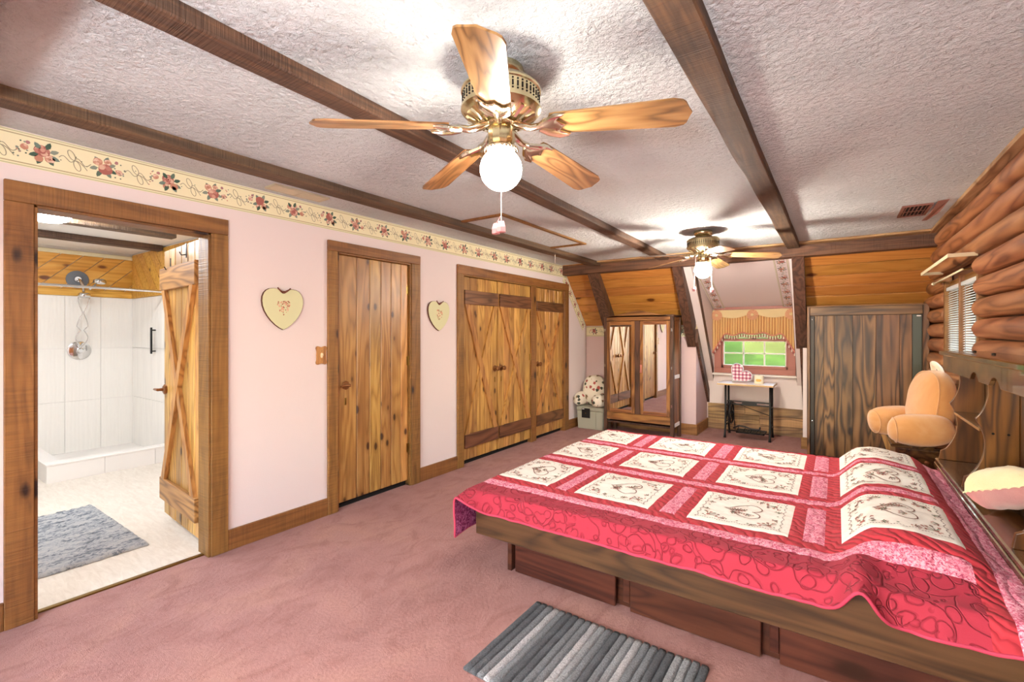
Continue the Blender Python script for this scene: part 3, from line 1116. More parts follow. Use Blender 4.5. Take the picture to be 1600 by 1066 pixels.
left_door('door_5', 'X-braced single closet door nearest the grey box', 5.207, 5.954, .05, 2.008, LW - .012, 6, ((.18, .325), (1.70, 1.83)), (5.265, 1.0), [])

# open bathroom door (local: leaf along +x from the hinge, seen face is +y local)
def bath_door():
    ang = PI - math.radians(4.5)
    r = root('door_1', 'open X-braced plank door swung into the bathroom', None, (LW - .125, 1.335, 0), ang, kind='structure')
    Wd, z0, z1 = .80, .055, 2.02
    n = 6
    for i in range(n):
        a, b = Wd * i / n, Wd * (i + 1) / n
        bm = BM(); box(bm, a + .002, b - .002, -.03, random.uniform(-.001, .001), z0, z1, .006)
        obj('plank', bm, M['plank'], r, world=False)
    for a, b in ((.17, .33), (1.72, 1.88)):
        bm = BM(); box(bm, .05, Wd + .01, 0, .028, a, b, .004)
        obj('rail', bm, M['rail_x'], r, world=False)
    for (xa, za, xb, zb, t) in ((.12, 1.72, Wd - .06, .33, .028), (.12, .33, Wd - .06, 1.72, .024)):
        bm = BM()
        prism(bm, [(xa - .035, 0, za), (xa + .035, 0, za), (xb + .035, 0, zb), (xb - .035, 0, zb)], (0, t, 0))
        obj('brace', bm, M['brace'], r, world=False)
    bm = BM()
    rot = Matrix.Rotation(-PI / 2, 3, 'X')
    lathe(bm, [(0, 0), (.036, 0), (.036, .012), (.028, .018), (0, .018)], 8, (Wd - .045, 0, .985), rot)
    obj('rosette', bm, M['bronze'], r, world=False)
    bm = BM()
    lathe(bm, [(0, .018), (.012, .018), (.010, .05), (0, .05)], 12, (Wd - .045, 0, .985), rot)
    tube(bm, [(Wd - .05, .05, .985), (Wd - .0, .052, .985), (Wd + .04, .05, .983)], [.011, .01, .009], 10)
    autosmooth(obj('lever', bm, M['bronze'], r, world=False))
    for (hx, hz) in ((.30, 1.99), (.64, 1.92)):
        bm = BM()
        box(bm, hx - .008, hx + .008, 0, .004, hz - .07, hz + .03)
        tube(bm, [(hx, .004, hz - .05), (hx, .03, hz - .055), (hx, .04, hz - .035)], .004, 6)
        obj('hook', bm, M['black'], r, world=False)
    for hz in (.25, 1.05, 1.80):
        bm = BM(); tube(bm, [(0, .004, hz - .05), (0, .004, hz + .05)], .008, 8); box(bm, 0, .03, 0, .003, hz - .045, hz + .045)
        obj('hinge', bm, M['brass_dark'], r, world=False)
bath_door()

# ------------------------------------------------------------------ bathroom
BX, BY = -7.16, 2.085
bm = BM(); box(bm, BX - .1, LW - .06, -1.2, BY, -.12, .004)
obj('floor_bathroom', bm, M['bathfloor'], kind='structure', label='pale stone-look vinyl floor of the bathroom')
bm = BM(); box(bm, LW - .075, LW - .045, .559, 1.316, .0, .009, .002)
obj('trim_20', bm, M['brass_dark'], kind='structure', label='thin metal threshold strip between carpet and bathroom floor')
bm = BM(); box(bm, BX - .1, LW - .12, -1.2, BY + .1, CE, CE + .1)
obj('ceiling_bathroom', bm, M['white'], kind='structure', label='smooth white ceiling of the bathroom')
def diag_boards(r, fn, a0, a1, z0, z1, dirn=1, wd=.135):
    t = a0 - (z1 - z0) - .3
    while t < a1 + (z1 - z0) + .3:
        g = .004
        if dirn > 0:
            poly = [(t + g, z0), (t + wd * 1.414 - g, z0), (t + wd * 1.414 - g + (z1 - z0), z1), (t + g + (z1 - z0), z1)]
        else:
            poly = [(t + g, z0), (t + wd * 1.414 - g, z0), (t + wd * 1.414 - g - (z1 - z0), z1), (t + g - (z1 - z0), z1)]
        c = clip(poly, a0, a1, z0, z1)
        if len(c) >= 3:
            q = []
            for p in c:
                if not q or (abs(p[0] - q[-1][0]) + abs(p[1] - q[-1][1])) > 1e-4:
                    q.append(p)
            if len(q) >= 3 and (abs(q[0][0] - q[-1][0]) + abs(q[0][1] - q[-1][1])) < 1e-4:
                q.pop()
            if len(q) >= 3:
                bm = BM()
                v = fn(0, 0, .016) - fn(0, 0, 0)
                prism(bm, [fn(a, z, 0) for a, z in q], v)
                obj('plank', bm, M['cedar_bath'], r)
        t += wd * 1.414
r = root('wall_bathroom_back', 'white wave-tiled shower wall with diagonal pine above', None, (BX, 1.4, 0), kind='structure')
bm = BM(); box(bm, BX - .1, BX, -1.2, BY + .1, 0, CE); obj('wall_core', bm, M['white'], r)
for i in range(4):
    y1 = BY - .314 * i
    for k in range(3):
        bm = BM(); box(bm, BX, BX + .01, y1 - .314 + .0015, y1 - .0015, .03 + .6 * k + .0015, .03 + .6 * (k + 1) - .0015, .001)
        obj('tile', bm, M['tile'], r)
diag_boards(r, lambda a, z, h: Vector((BX + .002 + h, a, z)), .2, BY, 1.91, 2.30, 1)
bm = BM(); box(bm, BX, BX + .022, .2, BY, 1.832, 1.908, .003); obj('bottom_board', bm, M['cedar_bath'], r)
bm = BM(); box(bm, BX, BX + .03, .2, BY, 2.30, 2.345, .004); obj('top_moulding', bm, M['cream'], r)
r = root('wall_bathroom_side', 'white tiled shower side wall with pine boards above', None, (-5.3, BY, 0), kind='structure')
bm = BM(); box(bm, BX, LW - .12, BY, BY + .1, 0, CE); obj('wall_core', bm, M['white'], r)
for i in range(4):
    x0 = BX + .012 + .314 * i
    for k in range(3):
        bm = BM(); box(bm, x0 + .0015, x0 + .314 - .0015, BY - .01, BY, .03 + .6 * k + .0015, .03 + .6 * (k + 1) - .0015, .001)
        obj('tile', bm, M['tile'], r)
diag_boards(r, lambda a, z, h: Vector((a, BY - .002 - h, z)), BX + .03, -5.0, 1.91, 2.36, -1)
bm = BM(); box(bm, BX + .02, -5.0, BY - .022, BY, 1.832, 1.908, .003); obj('bottom_board', bm, M['cedar_bath'], r)
bm = BM(); box(bm, BX, LW - .12, -1.3, -1.2, 0, CE); box(bm, BX - .1, BX, -1.3, 0.2, 0, CE)
obj('wall_bathroom_front', bm, M['white'], kind='structure', label='white bathroom wall out of sight beside the doorway')
for i, (xx, lab) in enumerate(((-6.2, 'dark ceiling beam above the shower curb'), (-5.28, 'dark ceiling beam nearest the bathroom lamp'), )):
    bm = BM(); box(bm, xx - .06, xx + .06, -1.2, BY - .03 if i == 0 else 1.86, CE - .06, CE, .004)
    obj('trim_%d' % (21 + i), bm, M['beam'], kind='structure', label=lab)
r = root('shower_curb', 'low white tiled curb around the corner shower', 'shower curb', (-6.06, 1.5, .004))
y = 1.10
while y < BY - .02:
    y1 = min(y + .42, BY)
    bm = BM(); box(bm, -6.02, -6.005, y + .001, y1 - .001, .004, .165, .001); obj('tile', bm, M['white'], r)
    y = y1
bm = BM(); box(bm, -6.13, -6.0, 1.095, BY, .165, .182, .003); box(bm, BX + .012, -6.13, 1.095, 1.225, .165, .182, .003); obj('cap', bm, M['white'], r)
bm = BM(); box(bm, -6.125, -6.021, 1.10, BY, .004, .165); box(bm, BX + .012, -6.125, 1.10, 1.22, .004, .165); obj('core', bm, M['white'], r)
bm = BM(); box(bm, BX + .012, -6.126, 1.221, BY - .012, .004, .05)
obj('shower_pan', bm, M['white'], label='white shower base sunk behind the tiled curb', cat='shower base')
# shower fittings
sy, sz = 1.561, 2.02
r = root('shower_fixture', 'chrome shower arm on a grey plate with looping hose', 'shower', (BX + .02, sy, 1.2))
bm = BM()
rx = Matrix.Rotation(PI / 2, 3, 'Y')
lathe(bm, [(0, 0), (.10, 0), (.10, .012), (.085, .018), (0, .018)], 20, (BX + .02, sy, sz), rx)
autosmooth(obj('grey_plate', bm, plain('grey_rubber', '#6f747c', .6), r))
bm = BM()
tube(bm, [(BX + .03, sy, sz), (BX + .12, sy, sz - .01), (BX + .2, sy + .01, sz - .09), (BX + .22, sy + .01, sz - .15)], .014, 10)
lathe(bm, [(0, 0), (.04, 0), (.03, .02), (0, .02)], 14, (BX + .036, sy, sz), rx)
autosmooth(obj('shower_arm', bm, M['chrome'], r))
bm = BM()
superell(bm, (BX + .22, sy + .015, sz - .19), (.05, .055, .03), .6, .9)
obj('diverter', bm, M['chrome'], r, True)
bm = BM()
tube(bm, [(BX + .2, sy + .06, sz - .12), (BX + .19, sy + .12, sz - .06)], .012, 8)
superell(bm, (BX + .18, sy + .16, sz - .02), (.05, .06, .035), .7, .9)
obj('hand_spray', bm, M['chrome'], r, True)
for s in (-1, 1):
    bm = BM()
    pts = []
    for i in range(25):
        t = i / 24
        ww = .05 * math.sin(PI * t * 3) * (1 if t < .67 else 1.2)
        pts.append((BX + .19 - .1 * t, sy + .02 + s * (.04 * (1 - t) + abs(ww) * .75 if t > .6 else .045 * abs(math.cos(PI * t * 1.6)) + .003), sz - .21 - .56 * t))
    pts.append((BX + .085, sy + .02, sz - .80))
    tube(bm, pts, .006, 6)
    obj('hose', bm, M['chrome'], r, True)
r = root('shower_valve', 'round chrome shower valve plate on the tiled wall', 'valve', (BX + .012, 1.58, 1.21))
bm = BM(); lathe(bm, [(0, 0), (.105, 0), (.105, .006), (.09, .012), (0, .014)], 28, (BX + .011, 1.58, 1.205), rx); autosmooth(obj('plate', bm, M['chrome'], r))
bm = BM(); lathe(bm, [(0, .012), (.035, .012), (.032, .05), (.02, .06), (0, .06)], 18, (BX + .011, 1.585, 1.205), rx); tube(bm, [(BX + .06, 1.585, 1.205), (BX + .075, 1.62, 1.23)], .008, 8); autosmooth(obj('handle', bm, M['chrome'], r))
bm = BM(); tube(bm, [(-6.06, .2, 1.86), (-6.06, BY - .022, 1.86)], .0125, 10)
lathe(bm, [(0, 0), (.03, 0), (.03, .012), (0, .012)], 14, (-6.06, BY - .034, 1.86), Matrix.Rotation(-PI / 2, 3, 'X'))
autosmooth(obj('shower_rod', bm, M['chrome'], label='thin chrome shower curtain rod spanning above the curb', cat='rod'))
r = root('grab_bar', 'short black upright bar on the shower side wall', 'towel bar', (-6.41, BY - .03, 1.2))
bm = BM(); box(bm, -6.425, -6.395, BY - .06, BY - .045, 1.17, 1.47, .003); obj('bar', bm, M['black'], r)
for zz in (1.2, 1.44):
    bm = BM(); tube(bm, [(-6.41, BY - .05, zz), (-6.41, BY - .009, zz)], .008, 8); obj('mount', bm, M['black'], r)
r = root('bathroom_lamp', 'round flush ceiling lamp glowing in the bathroom doorway', 'ceiling lamp', (-5.05, .93, CE))
bm = BM(); lathe(bm, [(0, CE), (.15, CE), (.15, CE - .02), (.14, CE - .025), (0, CE - .025)], 24, (-5.05, .93, 0)); autosmooth(obj('base', bm, M['white'], r))
bm = BM(); lathe(bm, [(.14, CE - .0251), (.145, CE - .05), (.12, CE - .085), (.07, CE - .105), (0, CE - .11)], 24, (-5.05, .93, 0)); obj('diffuser', bm, M['bathlight'], r, True)
r = root('added_bath_lamp', 'added second bathroom lamp, out of sight, for light spilling through the doorway', 'ceiling lamp', (-4.6, .1, CE))  # unseen lamp added to brighten the bathroom and spill onto the carpet
bm = BM(); lathe(bm, [(0, CE), (.15, CE), (.15, CE - .02), (.14, CE - .025), (0, CE - .025)], 24, (-4.6, .1, 0)); autosmooth(obj('base', bm, M['white'], r))
bm = BM(); lathe(bm, [(.14, CE - .0251), (.145, CE - .05), (.12, CE - .085), (.07, CE - .105), (0, CE - .11)], 24, (-4.6, .1, 0)); obj('diffuser', bm, M['bathlight'], r, True)
# bath mat
def mat_mesh(x0, x1, y0, y1, z0, h, nx, ny, jag):
    bm = BM()
    g = []
    for i in range(nx + 1):
        col = []
        for j in range(ny + 1):
            e = (i in (0, nx)) or (j in (0, ny))
            jx = random.uniform(-jag, jag) if e else 0
            jy = random.uniform(-jag, jag) if e else 0
            z = z0 + (.002 if e else h * (.75 + .5 * random.random()))
            col.append(bm.verts.new((x0 + (x1 - x0) * i / nx + jx, y0 + (y1 - y0) * j / ny + jy, z)))
        g.append(col)
    for i in range(nx):
        for j in range(ny):
            bm.faces.new([g[i][j], g[i + 1][j], g[i + 1][j + 1], g[i][j + 1]])
    return bm
bm = mat_mesh(-4.93, -3.72, .38, 1.17, .005, .022, 90, 60, .008)
obj('bath_mat', bm, M['shag'], smooth=True, label='shaggy blue grey and white bath mat inside the doorway', cat='bath mat')

# ------------------------------------------------------------------ ceiling fans
def make_fan(loc, phase, label, lamp='globe'):
    r = root('ceiling_fan', label, 'ceiling fan', loc, 0, 'brass ceiling fans')
    # local z=0 is the ceiling
    bm = BM(); lathe(bm, [(0, 0), (.082, 0), (.085, -.01), (.082, -.03), (.06, -.055), (.05, -.06), (0, -.06)], 28); autosmooth(obj('canopy', bm, M['brass'], r, world=False))
    bm = BM(); lathe(bm, [(0, -.055), (.05, -.055), (.10, -.062), (.135, -.07), (.148, -.085), (.148, -.092), (.143, -.095), (.143, -.145), (.148, -.148), (.148, -.158), (.135, -.172), (.1, -.19), (.05, -.2), (0, -.2)], 40)
    ho = autosmooth(obj('motor_housing', bm, M['brass'], r, world=False), 30)
    bm = BM()
    for k in range(48):
        a = 2 * PI * k / 48
        c_, s_ = math.cos(a), math.sin(a)
        for z0, z1 in ((-.128, -.110), (-.138, -.133), (-.105, -.100)):
            obox(bm, (.1435 * c_, .1435 * s_, (z0 + z1) / 2), (.001 * c_, .001 * s_, 0), (-.0028 * s_, .0028 * c_, 0), (0, 0, (z1 - z0) / 2))
    obj('vent_slots', bm, M['dark'], ho, world=False, kind='stuff')
    bm = BM()
    for k in range(20):
        a = 2 * PI * k / 20
        c_, s_ = math.cos(a), math.sin(a)
        obox(bm, (.105 * c_, .105 * s_, -.191), (.024 * c_, .024 * s_, .012), (-.006 * s_, .006 * c_, 0), (.002 * c_, .002 * s_, -.004))
    obj('cooling_fins', bm, M['iron_gold'], ho, world=False, kind='stuff')
    bm = BM(); lathe(bm, [(0, -.2), (.055, -.2), (.06, -.208), (.045, -.215), (.05, -.23), (.052, -.27), (.047, -.285), (.05, -.29), (0, -.29)], 12); autosmooth(obj('light_fitter', bm, M['brass'], r, world=False), 25)
    bm = BM()
    lathe(bm, [(.03, -.288), (.057, -.29), (.06, -.298), (.06, -.306), (.05, -.306)], 28)
    for k in range(26):
        a = 2 * PI * k / 26
        superell(bm, (.060 * math.cos(a), .060 * math.sin(a), -.3), (.0055, .0055, .0055), 1, 1, 6, 4)
    obj('beaded_ring', bm, M['iron_gold'], r, True, world=False)
    bm = BM(); superell(bm, (0, 0, -.372), (.078, .078, .078), 1, 1, 28, 18); obj('globe', bm, M[lamp], r, True, world=False)
    for k in range(5):
        a = phase + 2 * PI * k / 5
        Rm = Matrix.Rotation(a, 4, 'Z') @ Matrix.Translation((0, 0, -.215)) @ Matrix.Rotation(math.radians(5), 4, 'Y') @ Matrix.Rotation(math.radians(-13), 4, 'X')
        # blade outline
        pts = []
        L0_, L1_ = .20, .664
        for x, yv in ((L0_, .05), (L0_ + .02, .054), (.45, .062), (.61, .068), (.637, .060), (.647, .048), (.656, .02), (.664, 0)):
            pts.append((x, yv))
        out = pts + [(x, -yv) for x, yv in pts[-2::-1]]
        bm = BM(); prism(bm, [(x, y, -.003) for x, y in out], (0, 0, .006)); bm.transform(Rm)
        b = obj('blade', bm, M['oak'], r, world=False)
        # give the blade its own axis for the grain
        inv = Matrix.Rotation(a, 4, 'Z')
        b.data.transform(inv.inverted()); b.matrix_basis = inv
        bm = BM()
        # ornamental bracket: arm + three-lobed scroll
        iron = [(.145, .0), (.16, .022), (.185, .03), (.20, .052), (.225, .058), (.255, .052), (.235, .04), (.222, .028), (.235, .010), (.25, .0), (.235, -.010), (.222, -.028), (.235, -.04), (.255, -.052), (.225, -.058), (.20, -.052), (.185, -.03), (.16, -.022)]
        prism(bm, [(x, y, -.013) for x, y in iron], (0, 0, .008), .002)
        bm.transform(Rm)
        tube(bm, [Matrix.Rotation(a, 4, 'Z') @ Vector(p) for p in ((.045, 0, -.205), (.08, .0, -.222), (.12, 0, -.236), (.16, 0, -.234), (.19, 0, -.236))], [.012, .015, .013, .012, .008], 8)
        for s in (-1, 1):
            tube(bm, [Rm @ Vector(p) for p in ((.15, s * .012, -.014), (.18, s * .035, -.016), (.215, s * .052, -.016), (.25, s * .054, -.013))], [.007, .009, .008, .004], 6)
        autosmooth(obj('blade_iron', bm, M['iron_gold'], r, world=False), 50)
    return r
f1 = make_fan((-1.02, 1.40, CE), 3.997, 'near brass ceiling fan with oak blades and lit globe')
bm = BM()
tube(bm, [(.004, -.004, -.45), (.004, -.004, -.565)], .0013, 5)
ch = obj('pull_chain', bm, M['cord'], f1, world=False)
bm = BM(); lathe(bm, [(0, 0), (.012, 0), (.018, -.022), (.018, -.04), (0, -.04)], 6, (.004, -.004, -.565)); obj('pull_knob', bm, M['pinkknob'], ch, world=False)
bm = BM(); lathe(bm, [(0, 0), (.010, 0), (.016, -.02), (.016, -.038), (0, -.038)], 6, (-.016, -.01, -.572)); tube(bm, [(.003, -.005, -.545), (-.016, -.01, -.572)], .001, 5); obj('pull_knob', bm, M['pinkknob'], ch, world=False)
f2 = make_fan((-1.046, 4.72, CE), 3.977, 'far brass ceiling fan with pale-lit blades near the dormer', 'globe_far')
for (dx, L_) in ((-.07, .28), (.07, .29)):
    bm = BM()
    tube(bm, [(dx * .8, dx * .6, -.25), (dx, dx * .7, -.25 - L_)], .0018, 5)
    ch = obj('pull_chain', bm, M['cord'], f2, world=False)
    bm = BM(); lathe(bm, [(0, 0), (.012, 0), (.02, -.022), (.015, -.045), (0, -.045)], 8, (dx, dx * .7, -.25 - L_)); obj('pull_knob', bm, M['pinkknob'], ch, world=False)

# ceiling hatch frame and its cord
r = root('trim_23', 'thin wooden frame of the attic hatch on the ceiling', None, (-2.45, 3.8, CE), kind='structure')
HX0, HX1, HY0, HY1 = -2.80, -2.22, 3.07, 4.62
for a in ((HX0, HX1, HY0, HY0 + .035), (HX0, HX1, HY1 - .035, HY1), (HX0, HX0 + .03, HY0 + .035, HY1 - .035), (HX1 - .035, HX1, HY0 + .035, HY1 - .035)):
    bm = BM(); box(bm, a[0], a[1], a[2], a[3], CE - .016, CE, .002); obj('frame_strip', bm, M['casing_y'], r)
bm = BM(); tube(bm, [(-2.68, 4.75, CE), (-2.685, 4.75, CE - .17)], .0018, 5)
obj('hatch_cord', bm, M['cord'], label='short white pull cord hanging below the hatch frame', cat='cord')
def vent(name, x0, x1, y0, y1, mat, label, alongy=True):
    r = root(name, label, 'vent', ((x0 + x1) / 2, (y0 + y1) / 2, CE))
    bm = BM()
    f = .018
    box(bm, x0, x1, y0, y0 + f, CE - .012, CE); box(bm, x0, x1, y1 - f, y1, CE - .012, CE)
    box(bm, x0, x0 + f, y0 + f, y1 - f, CE - .012, CE); box(bm, x1 - f, x1, y0 + f, y1 - f, CE - .012, CE)
    obj('frame', bm, mat, r)
    bm = BM(); box(bm, x0 + f, x1 - f, y0 + f, y1 - f, CE - .003, CE); obj('backing', bm, M['dark'], r)
    n = 6
    for i in range(n):
        xx = x0 + f + (x1 - x0 - 2 * f) * (i + .5) / n
        bm = BM(); obox(bm, (xx, (y0 + y1) / 2, CE - .007), (.005, 0, .004), (0, (y1 - y0) / 2 - f, 0), (.0008, 0, -.001)); obj('louvre', bm, mat, r)
    bm = BM(); box(bm, x0 + f, x1 - f, (y0 + y1) / 2 - .006, (y0 + y1) / 2 + .006, CE - .012, CE - .009); obj('crossbar', bm, mat, r)
    return r
vent('ceiling_vent', -3.13, -3.0, 1.62, 2.02, M['ventcream'], 'cream metal ceiling vent above the flowered border')
vr = vent('ceiling_vent', .42, .60, 4.66, 5.06, M['vent'], 'rose painted ceiling vent near the log wall')
bm = BM()
prism(bm, [(.62, 4.62, CE - .004), (.68, 4.60, CE - .004), (.65, 4.80, CE - .05), (.60, 4.98, CE - .07), (.57, 4.98, CE - .07), (.60, 4.80, CE - .05)], (0, 0, .004))
obj('deflector', bm, M['vent'], vr)

# ------------------------------------------------------------------ heart plaques, switch
def heart_plaque(y, z, label):
    r = root('heart_plaque', label, 'wall plaque', (LW, y, z), 0, 'heart plaques on the pink wall')
    hp = plaque_pts(.30, .285)
    bm = BM(); prism(bm, [(LW + .001, y + a, z + b) for a, b in hp], (.016, 0, 0)); obj('board', bm, M['heartedge'], r)
    bm = BM(); prism(bm, [(LW + .0168, y + a * .985, z + b * .985) for a, b in hp], (.003, 0, 0), .001); obj('painted_face', bm, M['heart'], r)
    polys = []
    small = heart_pts(40, .1, .12)
    for i in range(70):
        while True:
            a, b = random.uniform(-.052, .052), random.uniform(-.058, .058)
            aa = abs(a) / .052; bb = b / .058
            if (aa ** 2 + (bb - .55 * math.sqrt(aa)) ** 2) < .8:
                break
        polys.append((disc(a, b, random.uniform(.003, .0055), 6), random.choice(['#e3a58c', '#dc9078', '#cf7d66', '#edc1a8', '#8a8a5e', '#a05a4a'])))
    bm = flat(polys, lambda a, b, h: Vector((LW + .0200 + h, y + a, z + b)))
    obj('heart_print', bm, M['print'], r, kind='stuff')
    bm = BM()
    for s in (-1, 1):
        pts = []
        for i in range(11):
            t = i / 10
            pts.append((LW + .018 + .012 * math.sin(PI * t), y + s * .045 * math.sin(PI * t) ** .8 + s * .002, z + .118 + .035 * t * (1.3 - t) * 2 - .03 * (t > .6) * (t - .6) * 2.5))
        tube(bm, pts, .004, 6)
    superell(bm, (LW + .022, y, z + .118), (.007, .010, .009), .8, .8, 8, 6)
    obj('ribbon_bow', bm, M['pinkribbon'], r, True)
heart_plaque(1.795, 1.575, 'cream heart plaque between the doorway and the plain door')
heart_plaque(3.375, 1.575, 'cream heart plaque between the plain door and the closet')
r = root('light_switch', 'scalloped wooden light switch plate beside the plain plank door', 'light switch', (LW, 2.098, 1.235))
pl = []
for a, b in ((-.042, .066), (-.03, .07), (0, .062), (.03, .07), (.042, .066), (.046, .055), (.039, .03), (.039, -.03), (.046, -.055), (.042, -.066), (.03, -.07), (0, -.062), (-.03, -.07), (-.042, -.066), (-.046, -.055), (-.039, -.03), (-.039, .03), (-.046, .055)):
    pl.append((LW + .001, 2.098 + a, 1.235 + b))
bm = BM(); prism(bm, pl, (.012, 0, 0), .002); obj('plate', bm, M['brace'], r)
bm = BM(); obox(bm, (LW + .018, 2.098, 1.238), (.010, 0, .004), (0, .004, 0), (-.002, 0, .008)); superell(bm, (LW + .0135, 2.098, 1.235), (.002, .011, .02), .8, .8, 12, 6); obj('toggle', bm, M['cream'], r)
for s in (-1, 1):
    bm = BM(); superell(bm, (LW + .0135, 2.098, 1.235 + s * .034), (.002, .004, .004), .9, .9, 8, 5); obj('screw', bm, M['brass'], r)

# ------------------------------------------------------------------ dormer window, valance, outside
r = root('window_1', 'rose framed sash window in the far dormer', None, (-.96, YW, .9), kind='structure')
bm = BM()
box(bm, -1.475, WX0 + .02, YW - .022, YW + .02, .80, 1.76, .003)
obj('side_casing', bm, M['winred'], r)
bm = BM(); box(bm, WX1 - .02, -.445, YW - .022, YW + .02, .80, 1.76, .003); obj('side_casing', bm, M['winred'], r)
bm = BM(); box(bm, -1.48, -.44, YW - .03, YW + .02, 1.745, 1.785, .003); obj('head_casing', bm, M['winred'], r)
bm = BM(); box(bm, -1.475, -.445, YW - .03, YW + .05, .83, .905, .003); obj('lower_casing', bm, M['winred'], r)
bm = BM(); box(bm, -1.50, -.42, YW - .075, YW + .02, .80, .828, .004); obj('window_sill', bm, M['winwhite'], r)
def sash(z0, z1, yy, rows, name):
    bm = BM()
    f = .04
    box(bm, WX0, WX1, yy, yy + .03, z0, z0 + (f if name != 'upper' else .03)); box(bm, WX0, WX1, yy, yy + .03, z1 - .03, z1)
    box(bm, WX0, WX0 + f, yy, yy + .03, z0, z1); box(bm, WX1 - f, WX1, yy, yy + .03, z0, z1)
    s = obj('sash', bm, M['winred'], r)
    gx0, gx1, gz0, gz1 = WX0 + f, WX1 - f, z0 + f, z1 - .03
    for i in range(1, 3):
        x = gx0 + (gx1 - gx0) * i / 3
        bm = BM(); box(bm, x - .009, x + .009, yy + .004, yy + .026, gz0, gz1); obj('muntin', bm, M['winwhite'], s)
    for j in range(1, rows):
        z = gz0 + (gz1 - gz0) * j / rows
        bm = BM(); box(bm, gx0, gx1, yy + .004, yy + .026, z - .009, z + .009); obj('muntin', bm, M['winwhite'], s)
    for i in range(3):
        for j in range(rows):
            bm = BM()
            box(bm, gx0 + (gx1 - gx0) * i / 3, gx0 + (gx1 - gx0) * (i + 1) / 3, yy + .014, yy + .016, gz0 + (gz1 - gz0) * j / rows, gz0 + (gz1 - gz0) * (j + 1) / rows)
            obj('pane', bm, M['glass'], s)
    bm = BM()
    box(bm, gx0, gx0 + .012, yy + .002, yy + .028, gz0, gz1); box(bm, gx1 - .012, gx1, yy + .002, yy + .028, gz0, gz1)
    box(bm, gx0, gx1, yy + .002, yy + .028, gz0, gz0 + .01); box(bm, gx0, gx1, yy + .002, yy + .028, gz1 - .01, gz1)
    obj('glazing_edge', bm, M['winwhite'], s)
sash(.90, 1.325, YW + .03, 2, 'lower')
sash(1.30, 1.70, YW + .065, 2, 'upper')
bm = BM(); box(bm, -.99, -.93, YW + .02, YW + .05, 1.325, 1.345, .003); obj('sash_lock', bm, M['black'], r)

# valance
def val_bottom(t):
    """t 0..1 across; drop from top"""
    a = abs(t - .5) * 2
    if a > .72:
        return .37 + (a - .72) / .28 * .25
    base = .355 + .02 * math.cos(a * PI * 4.2)
    if a < .16:
        base -= .02 * (1 - a / .16)
    return base - .012 + .03 * smooth01(.6, .72, a)
r = root('window_valance', 'gold striped scalloped valance with rosettes over the dormer window', 'valance', (-.96, YW - .06, 1.72))
VX0, VX1, VT = -1.49, -.43, 1.735
bm = BM()
N, K = 160, 14
g = []
for i in range(N + 1):
    t = i / N
    x = VX0 + (VX1 - VX0) * t
    dp = val_bottom(t)
    col = []
    for j in range(K + 1):
        s = j / K
        yy = YW - .055 - (.006 + .012 * s) * math.sin(t * N * .95) - .012 * s
        col.append(bm.verts.new((x, yy, VT - dp * s)))
    g.append(col)
for i in range(N):
    for j in range(K):
        bm.faces.new([g[i][j], g[i + 1][j], g[i + 1][j + 1], g[i][j + 1]])
obj('striped_cloth', bm, M['valance'], r, True)
bm = BM()
g = []
for i in range(61):
    t = i / 60
    x = VX0 + .005 + (VX1 - VX0 - .01) * t
    u = (t * 2) % 1.0
    dp = .035 + .085 * math.sin(PI * u) ** .8
    g.append([bm.verts.new((x, YW - .082 - .01 * math.sin(PI * s), VT + .005 - dp * s)) for s in (0, .33, .66, 1)])
for i in range(60):
    for j in range(3):
        bm.faces.new([g[i][j], g[i + 1][j], g[i + 1][j + 1], g[i][j + 1]])
obj('swag', bm, M['swag'], r, True)
for t in (.06, .5, .94):
    x = VX0 + (VX1 - VX0) * t
    bm = BM()
    n = 32
    cen = bm.verts.new((x, YW - .10, VT - .07))
    rings = []
    for rr, yo in ((.028, -.112), (.05, -.108), (.072, -.094)):
        ring = []
        for k in range(n):
            a = 2 * PI * k / n
            q = rr * (1 + .05 * (k % 2))
            ring.append(bm.verts.new((x + q * math.cos(a), YW + yo + .008 * (k % 2), VT - .07 + q * math.sin(a))))
        rings.append(ring)
    for k in range(n):
        bm.faces.new([cen, rings[0][k], rings[0][(k + 1) % n]])
        for a_, b_ in zip(rings, rings[1:]):
            bm.faces.new([a_[k], b_[k], b_[(k + 1) % n], a_[(k + 1) % n]])
    ro = obj('rosette', bm, M['rosette'], r)
    bm = BM(); superell(bm, (x, YW - .116, VT - .07), (.022, .012, .022), .9, .9, 12, 6); obj('button', bm, M['swag'], ro, True)
bm = BM()
pts = [(VX0 + (VX1 - VX0) * i / 80, YW - .085, VT - val_bottom(i / 80)) for i in range(81)]
tube(bm, pts, .011, 6)
obj('fringe_braid', bm, M['tassel'], r, True)
bm = BM()
for i in range(66):
    t = (i + .5) / 66
    x = VX0 + (VX1 - VX0) * t
    z = VT - val_bottom(t) - .01
    lathe(bm, [(.002, 0), (.003, -.008), (.006, -.012), (.0075, -.045), (0, -.045)], 6, (x, YW - .086, z))
for f in bm.faces:
    f.material_index = 1 if (int((f.calc_center_median().x - VX0) / ((VX1 - VX0) / 66)) % 2) else 0
obj('fringe_tassels', bm, [plain('cream_thread', '#e6d9c8', .8), plain('burgundy_thread', '#8a4440', .8)], r, kind='stuff')

bm = BM()
N = 40
g = []
for i in range(N + 1):
    for_j = []
    for j in range(N + 1):
        x = -45 + 90 * i / N
        y = 11 + 60 * j / N
        z = -2.2 + 10.0 * smooth01(12, 60, y) + .4 * mn.noise((x * .1, y * .1, 0))
        for_j.append(bm.verts.new((x, y, z)))
    g.append(for_j)
for i in range(N):
    for j in range(N):
        bm.faces.new([g[i][j], g[i + 1][j], g[i + 1][j + 1], g[i][j + 1]])
obj('terrain_lawn', bm, M['lawn'], None, True, kind='structure', label='bright green lawn rising outside the dormer window')

